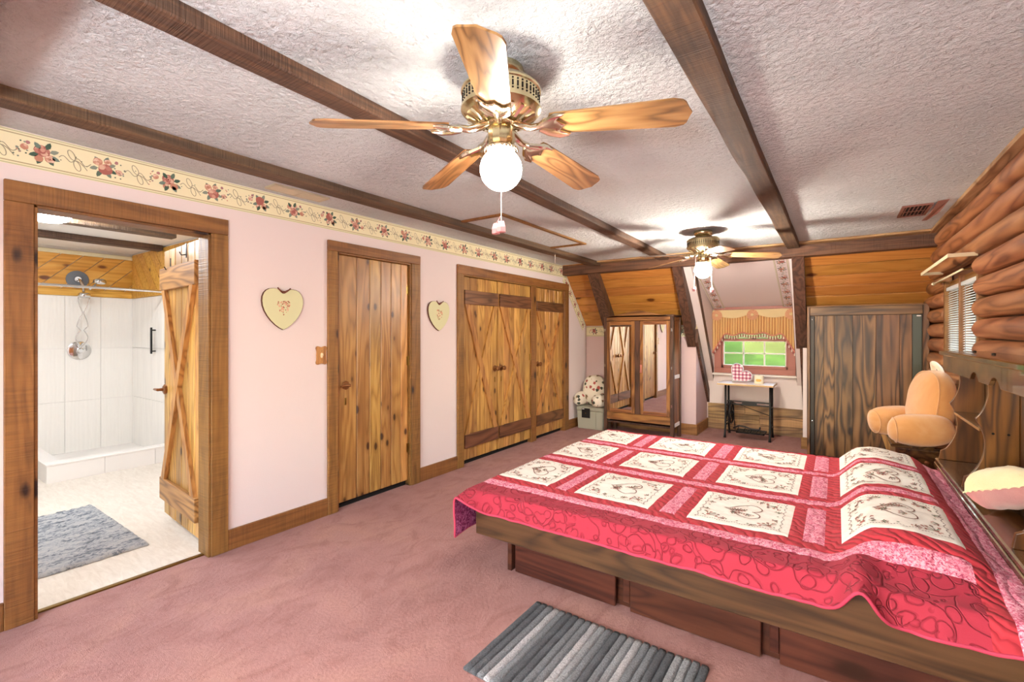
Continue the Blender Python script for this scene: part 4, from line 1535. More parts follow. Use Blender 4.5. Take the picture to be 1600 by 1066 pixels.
# ------------------------------------------------------------------ side window with blinds
r = root('window_2', 'brown framed twin window set into the log wall', None, (.9, 5.04, 1.1), kind='structure')
y0, y1, z0, z1 = 4.43, 5.66, 1.10, 1.86
for q in ((y0, y0 + .045, z0, z1), (y1 - .05, y1, z0, z1), (5.03, 5.07, z0, z1)):
    bm = BM(); box(bm, .795, .99, *q, .003) if q[0] > 5.1 or q[0] < 4.5 else box(bm, .80, .86, *q, .003); obj('upright', bm, M['casing'], r)
for q in ((y0, y1, z1 - .05, z1), (y0, y1, z0, z0 + .04)):
    bm = BM(); box(bm, .83, .99, *q, .003); obj('rail', bm, M['casing_y'], r)
for q in ((y0 + .045, 5.02), (5.08, y1 - .05)):
    bm = BM(); box(bm, .955, .96, q[0], q[1], z0 + .04, z1 - .05); obj('pane', bm, M['glass'], r)
for (a, b, lab) in ((y0 + .05, 5.015, 'white slatted blind in the window half nearer the headboard'), (5.085, y1 - .055, 'white slatted blind in the window half nearer the cabinet')):
    rb = root('window_blind', lab, 'blind', (.825, (a + b) / 2, 1.14), 0, 'white window blinds')
    bm = BM(); box(bm, .805, .845, a, b, 1.775, 1.805, .003); obj('head_rail', bm, M['blind'], rb)
    bm = BM(); box(bm, .812, .838, a, b, 1.145, 1.16, .003); obj('bottom_rail', bm, M['blind'], rb)
    bm = BM()
    z = 1.175
    while z < 1.775:
        obox(bm, (.825, (a + b) / 2, z), (.009, 0, .006), (0, (b - a) / 2 - .003, 0), (-.0002, 0, .0005))
        z += .0195
    obj('slats', bm, M['blind'], rb, kind='stuff')
    bm = BM()
    for f in (.2, .8):
        yy = a + (b - a) * f
        box(bm, .812, .814, yy - .004, yy + .004, 1.15, 1.78)
    obj('ladder_tapes', bm, plain('blind_cord_grey', '#9aa0a2', .8), rb)
r = root('curtain_rod', 'flat cream curtain rod projecting over the log wall window', 'curtain rod', (.75, 5.0, 1.95))
bm = BM(); box(bm, .645, .652, 4.45, 5.70, 1.935, 1.962, .002); obj('rod', bm, M['cream'], r)
bm = BM(); box(bm, .645, .80, 4.443, 4.45, 1.935, 1.962, .002); obj('bracket', bm, M['cream'], r)
bm = BM(); box(bm, .645, .80, 5.70, 5.707, 1.935, 1.962, .002); obj('bracket', bm, M['cream'], r)
r = root('inner_rod', 'thin metal curtain rod just under the cream one', 'curtain rod', (.75, 5.0, 1.86))
bm = BM(); tube(bm, [(.73, 4.5, 1.852), (.73, 5.66, 1.852)], .007, 8); superell(bm, (.73, 5.68, 1.852), (.014, .018, .014), 1, 1, 10, 8); obj('rod', bm, M['cream'], r, True)
for yy in (4.55, 5.6):
    bm = BM(); tube(bm, [(.73, yy, 1.852), (.80, yy, 1.862)], .005, 6); obj('bracket', bm, M['brass_dark'], r)

# ------------------------------------------------------------------ mirrored wardrobe
def wardrobe():
    x0, x1, y0, y1, zt = -2.705, -1.735, 6.2, 6.56, 1.63
    r = root('wardrobe', 'wooden wardrobe with two mirrored doors and an arched top', 'wardrobe', ((x0 + x1) / 2, (y0 + y1) / 2, 0))
    for x, nm in ((x0, 0), (x1 - .045, 1)):
        bm = BM(); box(bm, x, x + .045, y0 - .01, y0 + .045, 0, zt, .003); obj('front_post', bm, M['ward_dark'], r)
        bm = BM(); box(bm, x, x + .045, y1 - .045, y1, 0, zt, .003); obj('rear_post', bm, M['ward_dark'], r)
        bm = BM(); box(bm, x + .012, x + .03, y0 + .045, y1 - .045, .16, zt - .03, .002); s = obj('side_panel', bm, M['ward'], r)
        for z in (.16, .80, zt - .06):
            bm = BM(); box(bm, x + .006, x + .036, y0 + .045, y1 - .045, z, z + .05, .002); obj('side_rail', bm, M['ward_x'] if z > 1 else M['white'], s)
    bm = BM(); box(bm, x0 + .03, x1 - .03, y0 + .03, y1 - .02, .15, .17); obj('floor_board', bm, M['ward_dark'], r)
    bm = BM(); box(bm, x0 + .03, x1 - .03, y1 - .03, y1 - .02, .17, zt - .03); obj('back_panel', bm, M['ward_dark'], r)
    bm = BM(); box(bm, x0 - .005, x1 + .005, y0 - .012, y1, zt - .005, zt + .02, .003); obj('top_board', bm, M['ward_dark'], r)
    pts = []
    n = 24
    for i in range(n + 1):
        t = i / n
        pts.append((x0 + .045 + (x1 - x0 - .09) * t, y0 - .012, zt + .005 + .085 * (1 - abs(2 * t - 1)) ** 1.0 * (.75 + .25 * math.sin(PI * t))))
    pts += [(x1 - .045, y0 - .012, zt - .055), (x0 + .045, y0 - .012, zt - .055)]
    bm = BM(); prism(bm, pts, (0, .022, 0), .002); obj('pediment', bm, M['ward_x'], r)
    bm = BM(); box(bm, x0 + .045, x1 - .045, y0 - .006, y0 + .02, .20, .30, .003); obj('lower_rail', bm, M['ward_x'], r)
    mid = (x0 + x1) / 2
    bm = BM(); box(bm, mid - .035, mid + .035, y0 - .008, y0 + .02, .30, zt - .055, .003); obj('centre_stile', bm, M['ward_dark'], r)
    for k, (a, b) in enumerate(((x0 + .047, mid - .037), (mid + .037, x1 - .047))):
        dr = None
        z0, z1 = .305, zt - .06
        f = .045
        bm = BM()
        box(bm, a, a + f, y0 - .012, y0 + .012, z0, z1, .003); box(bm, b - f, b, y0 - .012, y0 + .012, z0, z1, .003)
        dr = obj('door', bm, M['ward'], r)
        bm = BM(); box(bm, a + f, b - f, y0 - .012, y0 + .012, z0, z0 + .05, .003); obj('door_rail', bm, M['ward_x'], dr)
        bm = BM(); box(bm, a + f, b - f, y0 - .012, y0 + .012, z1 - .05, z1, .003); obj('door_rail', bm, M['ward_x'], dr)
        bm = BM(); box(bm, a + f - .004, b - f + .004, y0 - .003, y0 + .001, z0 + .046, z1 - .046); obj('mirror', bm, M['mirror'], dr)
        if k == 0:
            p2 = [(a + f, y0 - .006, z1 - .05)] + [(a + f + (b - a - 2 * f) * t / 10, y0 - .006, z1 - .05 - .04 * (abs(t - 5) / 5) ** .5 * (1 if 0 < t < 10 else 0) * (1 - abs(t - 5) / 5 + .3)) for t in range(11)] + [(b - f, y0 - .006, z1 - .05)]
            bm = BM(); box(bm, a + f, b - f, y0 - .007, y0 - .004, z1 - .075, z1 - .05); obj('mirror_valance', bm, M['ward_dark'], dr)
    for z in (.45, .95, 1.45):
        for x in (x0 + .01, x1 - .03):
            bm = BM(); box(bm, x, x + .012, y0 - .016, y0 - .010, z - .02, z + .02, .001); obj('hinge', bm, M['chrome'], r)
    bm = BM()
    tx, tz = mid + .055, .98
    tube(bm, [(tx, y0 - .02, tz + .06), (tx, y0 - .022, tz)], .0025, 5)
    lathe(bm, [(0, 0), (.012, 0), (.014, -.02), (.011, -.03), (.017, -.11), (0, -.11)], 10, (tx, y0 - .024, tz))
    obj('tassel', bm, M['tassel'], r, True)
wardrobe()

# ------------------------------------------------------------------ grey file box
def file_box():
    x0, x1, y0, y1, h = -3.165, -2.745, 6.26, 6.56, .335
    r = root('file_box', 'grey plastic lidded box on the carpet beside the wardrobe', 'storage box', ((x0 + x1) / 2, (y0 + y1) / 2, 0))
    bm = BM(); prism(bm, [(x0 + .012, y0 + .01, 0), (x1 - .012, y0 + .01, 0), (x1, y0, .262), (x0, y0, .262)], (0, y1 - y0, 0), .008); obj('body', bm, M['greyplastic'], r)
    bm = BM(); box(bm, x0 - .006, x1 + .006, y0 - .006, y1 + .006, .266, .325, .01); obj('lid', bm, M['greyplastic'], r)
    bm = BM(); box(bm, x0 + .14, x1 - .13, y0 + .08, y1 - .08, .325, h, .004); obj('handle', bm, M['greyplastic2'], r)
    bm = BM(); box(bm, x0 + .085, x0 + .215, y0 - .018, y0 - .004, .165, .305, .004); la = obj('latch_panel', bm, M['blackplastic'], r)
    bm = BM(); lathe(bm, [(0, 0), (.007, 0), (.007, .005), (0, .005)], 10, (x0 + .15, y0 - .0175, .235), Matrix.Rotation(PI / 2, 3, 'X')); obj('keyhole', bm, M['brass'], la)
    bm = BM(); box(bm, x0 + .095, x0 + .13, y0 - .0195, y0 - .0178, .288, .298); obj('maker_plate', bm, M['white'], la)
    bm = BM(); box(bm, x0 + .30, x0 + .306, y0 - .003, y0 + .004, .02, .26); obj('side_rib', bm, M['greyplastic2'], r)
file_box()

# ------------------------------------------------------------------ backrest pillows
def bed_rest(name, label, loc, rz, s, mat, handle=True, mat_top=None):
    r = root(name, label, 'backrest pillow', loc, rz)
    tilt = Matrix.Rotation(math.radians(-8), 3, 'Y')
    bm = BM(); superell(bm, (-.05 * s, 0, .285 * s), (.115 * s, .235 * s, .285 * s), .82, .8, 36, 24, tilt, .03); b = obj('backrest', bm, mat, r, True, world=False)
    bm = BM()
    pts = []
    for i in range(41):
        a = 2 * PI * i / 40
        p = tilt @ Vector((.035 * s, .226 * s * math.copysign(abs(math.cos(a)) ** .8, math.cos(a)), .272 * s * math.copysign(abs(math.sin(a)) ** .75, math.sin(a))))
        pts.append(p + Vector((-.03 * s, 0, .285 * s)))
    tube(bm, pts[:-1], .0045, 6, closed=True)
    obj('piping', bm, mat, b, True, world=False)
    for sy_ in (-1, 1):
        Rm = Matrix.Rotation(math.radians(-10 * sy_), 3, 'Z') @ Matrix.Rotation(math.radians(5), 3, 'Y')
        bm = BM(); superell(bm, (.105 * s, sy_ * .21 * s, .122 * s), (.20 * s, .11 * s, .12 * s), .72, .95, 28, 18, Rm, .05); ar = obj('arm', bm, mat, r, True, world=False)
        bm = BM()
        pts = [Vector((.105 * s, sy_ * .21 * s, .122 * s)) + Rm @ Vector((.158 * s, .088 * s * math.cos(2 * PI * i / 24), .096 * s * math.sin(2 * PI * i / 24))) for i in range(24)]
        tube(bm, pts, .004, 6, closed=True); obj('piping', bm, mat, ar, True, world=False)
    if handle:
        bm = BM()
        pts = []
        for i in range(13):
            t = i / 12
            pts.append((-.1 * s + .03 * s * math.sin(PI * t), (-.055 + .11 * t) * s, .55 * s + .075 * s * math.sin(PI * t) ** .6))
        tube(bm, pts, [.018 * s] * 13, 8)
        obj('carry_handle', bm, mat_top or mat, r, True, world=False)
    return r
bed_rest('backrest_pillow', 'leaf-printed backrest pillow sitting on the grey box', (-2.972, 6.42, .336), math.radians(264), .78, M['floral'], False)

# ------------------------------------------------------------------ treadle table
def treadle():
    r = root('treadle_table', 'white-topped table on a black iron sewing machine treadle base', 'table', (-.97, 7.0, 0))
    x0, x1, y0, y1 = -1.235, -.70, 6.84, 7.16
    bm = BM(); box(bm, -1.32, -.655, 6.765, 7.24, .712, .737, .002); t = obj('tabletop', bm, M['tan'], r)
    bm = BM(); box(bm, -1.3215, -.6535, 6.7635, 7.2415, .7125, .731); obj('edge_band', bm, M['tanedge'], t)
    for x in (x0, x1):
        bm = BM()
        for y, s in ((y0, 1), (y1, -1)):
            tube(bm, [(x, y + s * .05, .71), (x, y + s * .05, .30), (x, y + s * .035, .14), (x, y, .05), (x, y - s * .02, .0)], [.013, .013, .013, .014, .018], 8)
            tube(bm, [(x, y + s * .09, .71), (x, y + s * .085, .28)], .008, 6)
        for z in (.70, .42, .16):
            tube(bm, [(x, y0 + .04, z), (x, y1 - .04, z)], .010, 6)
        for i in range(9):
            pass
        pts = [(x, (y0 + y1) / 2 + .09 * math.cos(2 * PI * i / 20), .29 + .10 * math.sin(2 * PI * i / 20)) for i in range(20)]
        tube(bm, pts, .006, 6, closed=True)
        tube(bm, [(x, y0 + .05, .18), (x, (y0 + y1) / 2, .30), (x, y1 - .05, .18)], .006, 6)
        tube(bm, [(x, y0 + .05, .42), (x, (y0 + y1) / 2, .30), (x, y1 - .05, .42)], .006, 6)
        obj('cast_leg', bm, M['black'], r, True)
    bm = BM()
    for z in (.435, .475):
        box(bm, x0, x1, 7.0, 7.02, z - .008, z + .008)
    box(bm, -1.05, -.87, 7.0, 7.016, .443, .467)
    tube(bm, [(x0, 7.05, .47), (x1, 7.05, .30)], .005, 6)
    obj('cross_brace', bm, M['black'], r)
    bm = BM()
    cx_, cy_, cz_ = x0 + .06, 6.97, .325
    tube(bm, [(cx_, cy_ + .15 * math.cos(2 * PI * i / 32), cz_ + .15 * math.sin(2 * PI * i / 32)) for i in range(32)], .012, 8, closed=True)
    for i in range(6):
        a = 2 * PI * i / 6
        tube(bm, [(cx_, cy_, cz_), (cx_, cy_ + .07 * math.cos(a + .2), cz_ + .07 * math.sin(a + .2)), (cx_, cy_ + .15 * math.cos(a), cz_ + .15 * math.sin(a))], .006, 6)
    tube(bm, [(x0, cy_, cz_), (cx_ + .03, cy_, cz_)], .018, 10)
    obj('flywheel', bm, M['black'], r, True)
    bm = BM()
    tube(bm, [(cx_ + .02, cy_ + .02, cz_), (cx_ + .05, cy_ - .03, .10)], .006, 6)
    obj('pitman_rod', bm, M['black'], r, True)
    bm = BM()
    ty0, ty1, tx0, tx1, tz = 6.84, 7.08, -1.10, -.76, .075
    box(bm, tx0, tx1, ty0, ty0 + .018, tz, tz + .02); box(bm, tx0, tx1, ty1 - .018, ty1, tz, tz + .02)
    box(bm, tx0, tx0 + .018, ty0, ty1, tz, tz + .02); box(bm, tx1 - .018, tx1, ty0, ty1, tz, tz + .02)
    for i in range(1, 12):
        x = tx0 + (tx1 - tx0) * i / 12
        box(bm, x - .008, x + .008, ty0, ty1, tz + .004, tz + .014)
    tube(bm, [(x0, 6.96, tz), (x1, 6.96, tz)], .008, 6)
    obj('treadle', bm, M['black'], r)
    bm = BM()
    gp = [(-1.13, 6.83, .135), (-1.06, 6.83, .175), (-.98, 6.83, .17), (-.9, 6.83, .145), (-.82, 6.83, .145), (-.81, 6.83, .18)]
    tube(bm, gp, .010, 6)
    for x, z in ((-1.06, .17), (-.98, .165), (-.90, .145), (-.83, .145)):
        tube(bm, [(x, 6.83, z), (x - .03, 6.835, .09)], .005, 6)
    obj('dress_guard', bm, M['black'], r, True)
treadle()
# heart box and candle on it
r = root('heart_box', 'pink gingham heart-shaped box standing on the treadle table', 'box', (-1.10, 7.06, .737))
Rm = Matrix.Rotation(math.radians(-42), 2)
hp = [Rm @ Vector(p) for p in heart_pts(48, .29, .29)]
zmin = min(p.y for p in hp)
bm = BM(); prism(bm, [(-1.09 + p.x, 7.02, .738 + p.y - zmin) for p in hp], (0, .075, 0), .004); obj('body', bm, M['gingham'], r)
hp2 = [(-1.09 + p.x * 1.02, 7.018, .741 + p.y * 1.0 - zmin) for p in hp]
bm = BM(); tube(bm, hp2, .006, 6, closed=True); obj('white_rim', bm, M['blind'], r, True, label='white braid rim')
r = root('candle', 'squat yellow candle in white wax beside the heart box', 'candle', (-.84, 6.98, .737))
bm = BM(); lathe(bm, [(0, 0), (.054, 0), (.058, .006), (.058, .10), (.052, .108), (.04, .10), (0, .096)], 24, (-.84, 6.98, .737)); autosmooth(obj('wax_shell', bm, M['candlewhite'], r))
bm = BM(); superell(bm, (-.84, 6.955, .782), (.040, .037, .036), .9, .9); obj('yellow_flower', bm, M['candle'], r, True)
bm = BM(); tube(bm, [(-.84, 6.98, .83), (-.838, 6.98, .86)], .0015, 5); obj('wick', bm, M['dark'], r)

# ------------------------------------------------------------------ tall plank cabinet
def cabinet():
    x0, x1, y0, y1, zt = -.272, .785, 6.34, 6.50, 1.71
    r = root('plank_cabinet', 'tall dark walnut plank cabinet standing under the right slope', 'cabinet', ((x0 + x1) / 2, (y0 + y1) / 2, 0))
    bm = BM(); box(bm, x0, x0 + .028, y0, y1, 0, zt, .003); obj('side_panel', bm, M['walnut'], r)
    bm = BM(); box(bm, x1 - .05, x1, y0, y1, 0, zt, .003); obj('side_panel', bm, M['walnut'], r)
    bm = BM(); box(bm, x0 + .028, x1 - .05, y0 + .004, y1, zt - .105, zt - .012, .003); obj('top_rail', bm, M['walnut_x'], r)
    bm = BM(); box(bm, x0, x1, y0 - .004, y1, zt - .012, zt, .002); obj('top_edge', bm, M['walnut_x'], r)
    ws = [.085, .10, .17, .205, .20, .10]
    a = x0 + .075
    tot = sum(ws)
    W = x1 - .135 - a
    for wv in ws:
        b = a + W * wv / tot
        bm = BM(); box(bm, a + .0008, b - .0008, y0 + .024, y0 + .04, .02, zt - .107, .0015); obj('plank', bm, M['walnut'], r)
        a = b
    bm = BM(); box(bm, x0 + .034, x0 + .07, y0 + .014, y0 + .04, .02, zt - .115, .003); obj('slide_rail', bm, plain('dark_slide', '#2e2822', .4, .2), r)
    bm = BM(); box(bm, x1 - .13, x1 - .058, y0 + .018, y0 + .04, .02, zt - .11, .002); obj('slide_rail', bm, plain('greenish_slide', '#4a5048', .35, .4), r)
    bm = BM(); box(bm, x1 - .098, x1 - .062, y0 + .0165, y0 + .018, zt - .13, zt - .118); obj('white_sticker', bm, M['white'], r)
    bm = BM(); box(bm, x0 + .028, x1 - .05, y0 + .041, y1, .0, zt - .105); obj('back_panel', bm, M['ward_dark'], r)
    for z in (zt - .15, .4):
        bm = BM(); lathe(bm, [(0, 0), (.007, 0), (.006, .004), (0, .005)], 8, (x0 + .05, y0 + .014, z), Matrix.Rotation(PI / 2, 3, 'X')); obj('screw', bm, M['chrome'], r)
cabinet()

# ------------------------------------------------------------------ bed
BXF, BXH, BY0, BY1 = -1.72, .50, 2.11, 4.10
def bed():
    r = root('bed', 'dark pine platform bed with drawers under the red quilt', 'bed', (-.6, 3.1, 0))
    bm = BM(); box(bm, BXF, BXH + .03, BY0, BY0 + .04, .24, .465, .005); obj('side_rail', bm, M['bed'], r)
    bm = BM(); box(bm, BXF, BXH + .03, BY1 - .04, BY1, .24, .465, .005); obj('side_rail', bm, M['bed'], r)
    bm = BM(); box(bm, BXF, BXF + .04, BY0 + .041, BY1 - .041, .24, .465, .005); obj('foot_rail', bm, M['bed'], r)
    bm = BM(); box(bm, BXF + .05, BXH, BY0 + .05, BY1 - .05, .245, .445, .02); obj('mattress', bm, plain('black_liner', '#0d0c0e', .5), r)
    bm = BM(); box(bm, -1.66, BXH, BY0 + .08, BY1 - .08, .225, .2395); obj('deck', bm, M['drawer'], r)
    py = 2.30
    bm = BM(); box(bm, -1.585, BXH, py, BY1 - .2, 0.001, .224, .003); obj('pedestal', bm, M['drawer'], r)
    bm = BM(); box(bm, -1.60, -1.57, py - .04, py, .0, .224, .003); obj('corner_post', bm, M['drawer'], r)
    for a, b in ((-1.545, -.925), (-.848, -.265), (-.195, .41)):
        bm = BM(); box(bm, a, b, py - .042, py - .02, .006, .222, .004); obj('drawer_front', bm, M['drawer'], r)
        bm = BM(); box(bm, a + .02, b - .02, py - .02, py, .012, .20); obj('drawer_box', bm, M['dark'], r)
    for a in (-.895, -.235):
        bm = BM(); box(bm, a, a + .035, py - .012, py, .03, .222, .002); obj('divider_post', bm, M['drawer'], r)
bed()

# quilt
UF, UH, VH, VF = -1.995, .535, 1.985, 4.25
ZB = .50
def qz(x, y):
    z = ZB
    px = smooth01(-.03, .13, x) * (1 - .75 * smooth01(.37, .53, x))
    py = smooth01(2.12, 2.40, y) * (1 - smooth01(4.0, 4.16, y)) * (1 - .18 * math.exp(-((y - 3.2) / .09) ** 2))
    crown = .9 + .22 * math.exp(-((x - .22) / .12) ** 2)
    z += .115 * px * py * crown
    z += .055 * math.exp(-((x - .07) / .055) ** 2) * (1 - smooth01(2.14, 2.34, y))
    z -= .012 * smooth01(-1.7, -1.2, x) * (1 - smooth01(-.4, .0, x)) * math.sin(PI * min(1, max(0, (y - 2.1) / 2)))
    z += .005 * mn.noise((x * 4, y * 4, 1.)) + .0035 * mn.noise((x * 13, y * 13, 5.)) + .0022 * mn.noise((x * 34, y * 26, 3.))
    return z
UB = [-1.78, -1.41, -1.358, -1.286, -1.235, -.805, -.745, -.669, -.61, -.175, -.12, -.04, .02, .40, .46]
VB = [2.24, 2.32, 2.40, 2.88, 2.945, 3.015, 3.08, 3.53, 3.575, 3.635, 3.68, 4.10, 4.14, 4.2]
def th(u):
    t = 74.
    t -= 64 * (1 - smooth01(-1.80, -1.50, u))
    t -= 52 * math.exp(-((u - .07) / .07) ** 2)
    t -= 16 * smooth01(.18, .32, u)
    t -= 25 * smooth01(.36, .5, u)
    return math.radians(t)
def S(u, v, pk=True):
    x, y = u, v
    s = max(0, 2.09 - v)
    s3 = max(0, v - 4.13)
    s2 = max(0, -1.755 - u)
    z = qz(max(u, -1.755), min(max(v, 2.09), 4.13))
    if s:
        a = th(u)
        y = 2.09 - s * math.cos(a)
        z -= s * math.sin(a)
        y += .006 * mn.noise((u * 9, 0, v))
    if s3:
        y = 4.13 + .25 * s3
        z -= s3
    if s2:
        x = -1.755 - .022 * math.sin(min(s2 / .03, PI / 2))
        z -= max(0, s2 - .012)
        x -= .012 * math.sin(v * 5) * smooth01(0, .2, s2)
    if pk:
        du = min(abs(u - b) for b in UB)
        dv = min(abs(v - b) for b in VB)
        z -= .0032 * math.exp(-(du / .007) ** 2) + .0032 * math.exp(-(dv / .007) ** 2)
    return Vector((x, y, z))
COLS = ((-1.78, -1.41), (-1.235, -.805), (-.61, -.175), (.02, .40))
ROWS = ((2.40, 2.88), (3.08, 3.53), (3.68, 4.10))
def region(u, v):
    if u > .46:
        return ('batik', 'head')
    if v < 2.24:
        return ('red', 'border') if u < .40 else ('sash', 'f')
    if u > .40:
        return ('sash', 'f')
    if v > 4.14:
        return ('batik', 'far') if v < 4.2 else ('red', 'border_far')
    if u < -1.78:
        return ('batik', 'foot') if u > -1.86 else ('red', 'border_foot')
    if v < 2.32:
        return ('batik', 'near')
    if 2.945 < v < 3.015:
        return ('batik', 'cross1')
    if 3.575 < v < 3.635:
        return ('batik', 'cross2')
    for j, (c, d) in enumerate(ROWS):
        if c < v < d:
            for i, (a, b) in enumerate(COLS):
                if a < u < b:
                    return ('block', (i, j))
            for i, (a, b) in enumerate(((-1.358, -1.286), (-.745, -.669), (-.12, -.04))):
                if a < u < b:
                    return ('batik', ('short', i, j))
    return ('sash', 'f')
def gridlines(a, b, bl, st):
    pts = [a] + [x for x in sorted(bl) if a < x < b] + [b]
    out = [a]
    for p, q in zip(pts, pts[1:]):
        n = max(1, math.ceil((q - p) / st))
        out += [p + (q - p) * i / n for i in range(1, n + 1)]
    return out
def quilt():
    r = root('quilt', 'red patchwork quilt with cream embroidered heart blocks on the bed', 'quilt', (-.6, 3.1, .5))
    US = gridlines(UF, UH, UB + [-1.86], .0125)
    VS = gridlines(VH, VF, VB, .0125)
    P = [[S(u, v) for v in VS] for u in US]
    groups = {}
    for i in range(len(US) - 1):
        for j in range(len(VS) - 1):
            groups.setdefault(region((US[i] + US[i + 1]) / 2, (VS[j] + VS[j + 1]) / 2), []).append((i, j))
    names = {'red': 'border_band', 'sash': 'sashing', 'batik': 'printed_strip', 'block': 'quilt_block'}
    for key, cells in groups.items():
        bm = BM()
        vm = {}
        def V(i, j):
            if (i, j) not in vm:
                vm[(i, j)] = bm.verts.new(P[i][j])
            return vm[(i, j)]
        for i, j in cells:
            bm.faces.new([V(i, j), V(i + 1, j), V(i + 1, j + 1), V(i, j + 1)])
        o = obj(names[key[0]], bm, M[key[0]], r, True)
        if key[0] == 'block':
            (a0, a1), (b0, b1) = COLS[key[1][0]], ROWS[key[1][1]]
            obj('embroidery', embroider(a0, a1, b0, b1), M['thread'], o, kind='stuff')
    # backing
    bm = BM()
    US2 = gridlines(UF, UH, [-1.755, -1.775], .03)
    VS2 = gridlines(VH, VF, [2.09], .03)
    g = []
    for u in US2:
        row = []
        for v in VS2:
            e = .004
            p = S(u, v, False)
            n = (S(u + e, v, False) - S(u - e, v, False)).cross(S(u, v + e, False) - S(u, v - e, False))
            n.normalize()
            row.append(bm.verts.new(p - n * .007))
        g.append(row)
    for i in range(len(US2) - 1):
        for j in range(len(VS2) - 1):
            bm.faces.new([g[i][j], g[i][j + 1], g[i + 1][j + 1], g[i + 1][j]])
    obj('backing', bm, M['backing'], r, True)
    bm = BM()
    off = Vector((0, 0, -.003))
    path = [S(UH - (UH - UF) * i / 220, VH, False) + off for i in range(221)]
    path += [S(UF, VH + (VF - VH) * i / 40, False) for i in range(1, 41)]
    tube(bm, path, .0065, 6)
    obj('binding', bm, plain('rose_binding', '#b8405a', .8, 0, .2), r, True)
def embroider(u0, u1, v0, v1):
    w, h = u1 - u0, v1 - v0
    cu, cv = (u0 + u1) / 2, (v0 + v1) / 2
    polys = []
    BR, RD, GN, DK = '#86665e', '#b5766c', '#74836a', '#6a5652'
    hp = heart_pts(44, .42 * h, .46 * w)
    for q in line2([(b, a) for a, b in hp] + [(hp[0][1], hp[0][0])], .0055):
        polys.append((q, BR))
    def sprig(a, b, s, rot):
        for k in range(5):
            an = rot + (k - 2) * .55
            L = s * random.uniform(.7, 1.1)
            for q in line2([(a, b), (a + L * math.cos(an), b + L * math.sin(an))], .0035):
                polys.append((q, random.choice([DK, GN, BR])))
            polys.append((disc(a + L * math.cos(an), b + L * math.sin(an), s * .16, 6), random.choice([RD, RD, BR])))
        polys.append((disc(a, b, s * .22, 7), RD))
    for _ in range(7):
        sprig(random.uniform(-.09, .06) * w * 1.6, random.uniform(-.12, .12) * h, .028, random.uniform(0, 6.3))
    for sa in (-1, 1):
        for sb in (-1, 1):
            sprig(sa * w * .31, sb * h * .32, .045, math.atan2(sb, sa) + PI)
            sprig(sa * w * .36, sb * h * .12, .022, random.uniform(0, 6))
            sprig(sa * w * .14, sb * h * .37, .022, random.uniform(0, 6))
    # scalloped stitched border
    mA, mB = w * .43, h * .43
    def side(n, f):
        for i in range(n):
            t0, t1 = (i + .1) / n, (i + .75) / n
            m = (t0 + t1) / 2
            for q in line2([f(t0), f(m), f(t1)], .0042):
                polys.append((q, DK))
    sc_ = lambda t: .010 * abs(math.sin(t * PI * 7))
    for sg in (-1, 1):
        side(34, lambda t, s=sg: (-mA + 2 * mA * t, s * (mB - sc_(t))))
        side(34, lambda t, s=sg: (s * (mA - sc_(t)), -mB + 2 * mB * t))
        for i in range(7):
            for ax in (0, 1):
                t = (i + .5) / 7 * 2 - 1
                p = (t * mA * .9, sg * (mB - .032)) if ax == 0 else (sg * (mA - .03), t * mB * .9)
                polys.append((disc(p[0], p[1], .0055, 6, .4), random.choice([RD, BR, GN])))
    def fn(a, b, hh):
        p = S(cu + a, cv + b, False)
        return p + Vector((0, 0, .0022 + hh))
    return flat(polys, fn, .0001)
quilt()

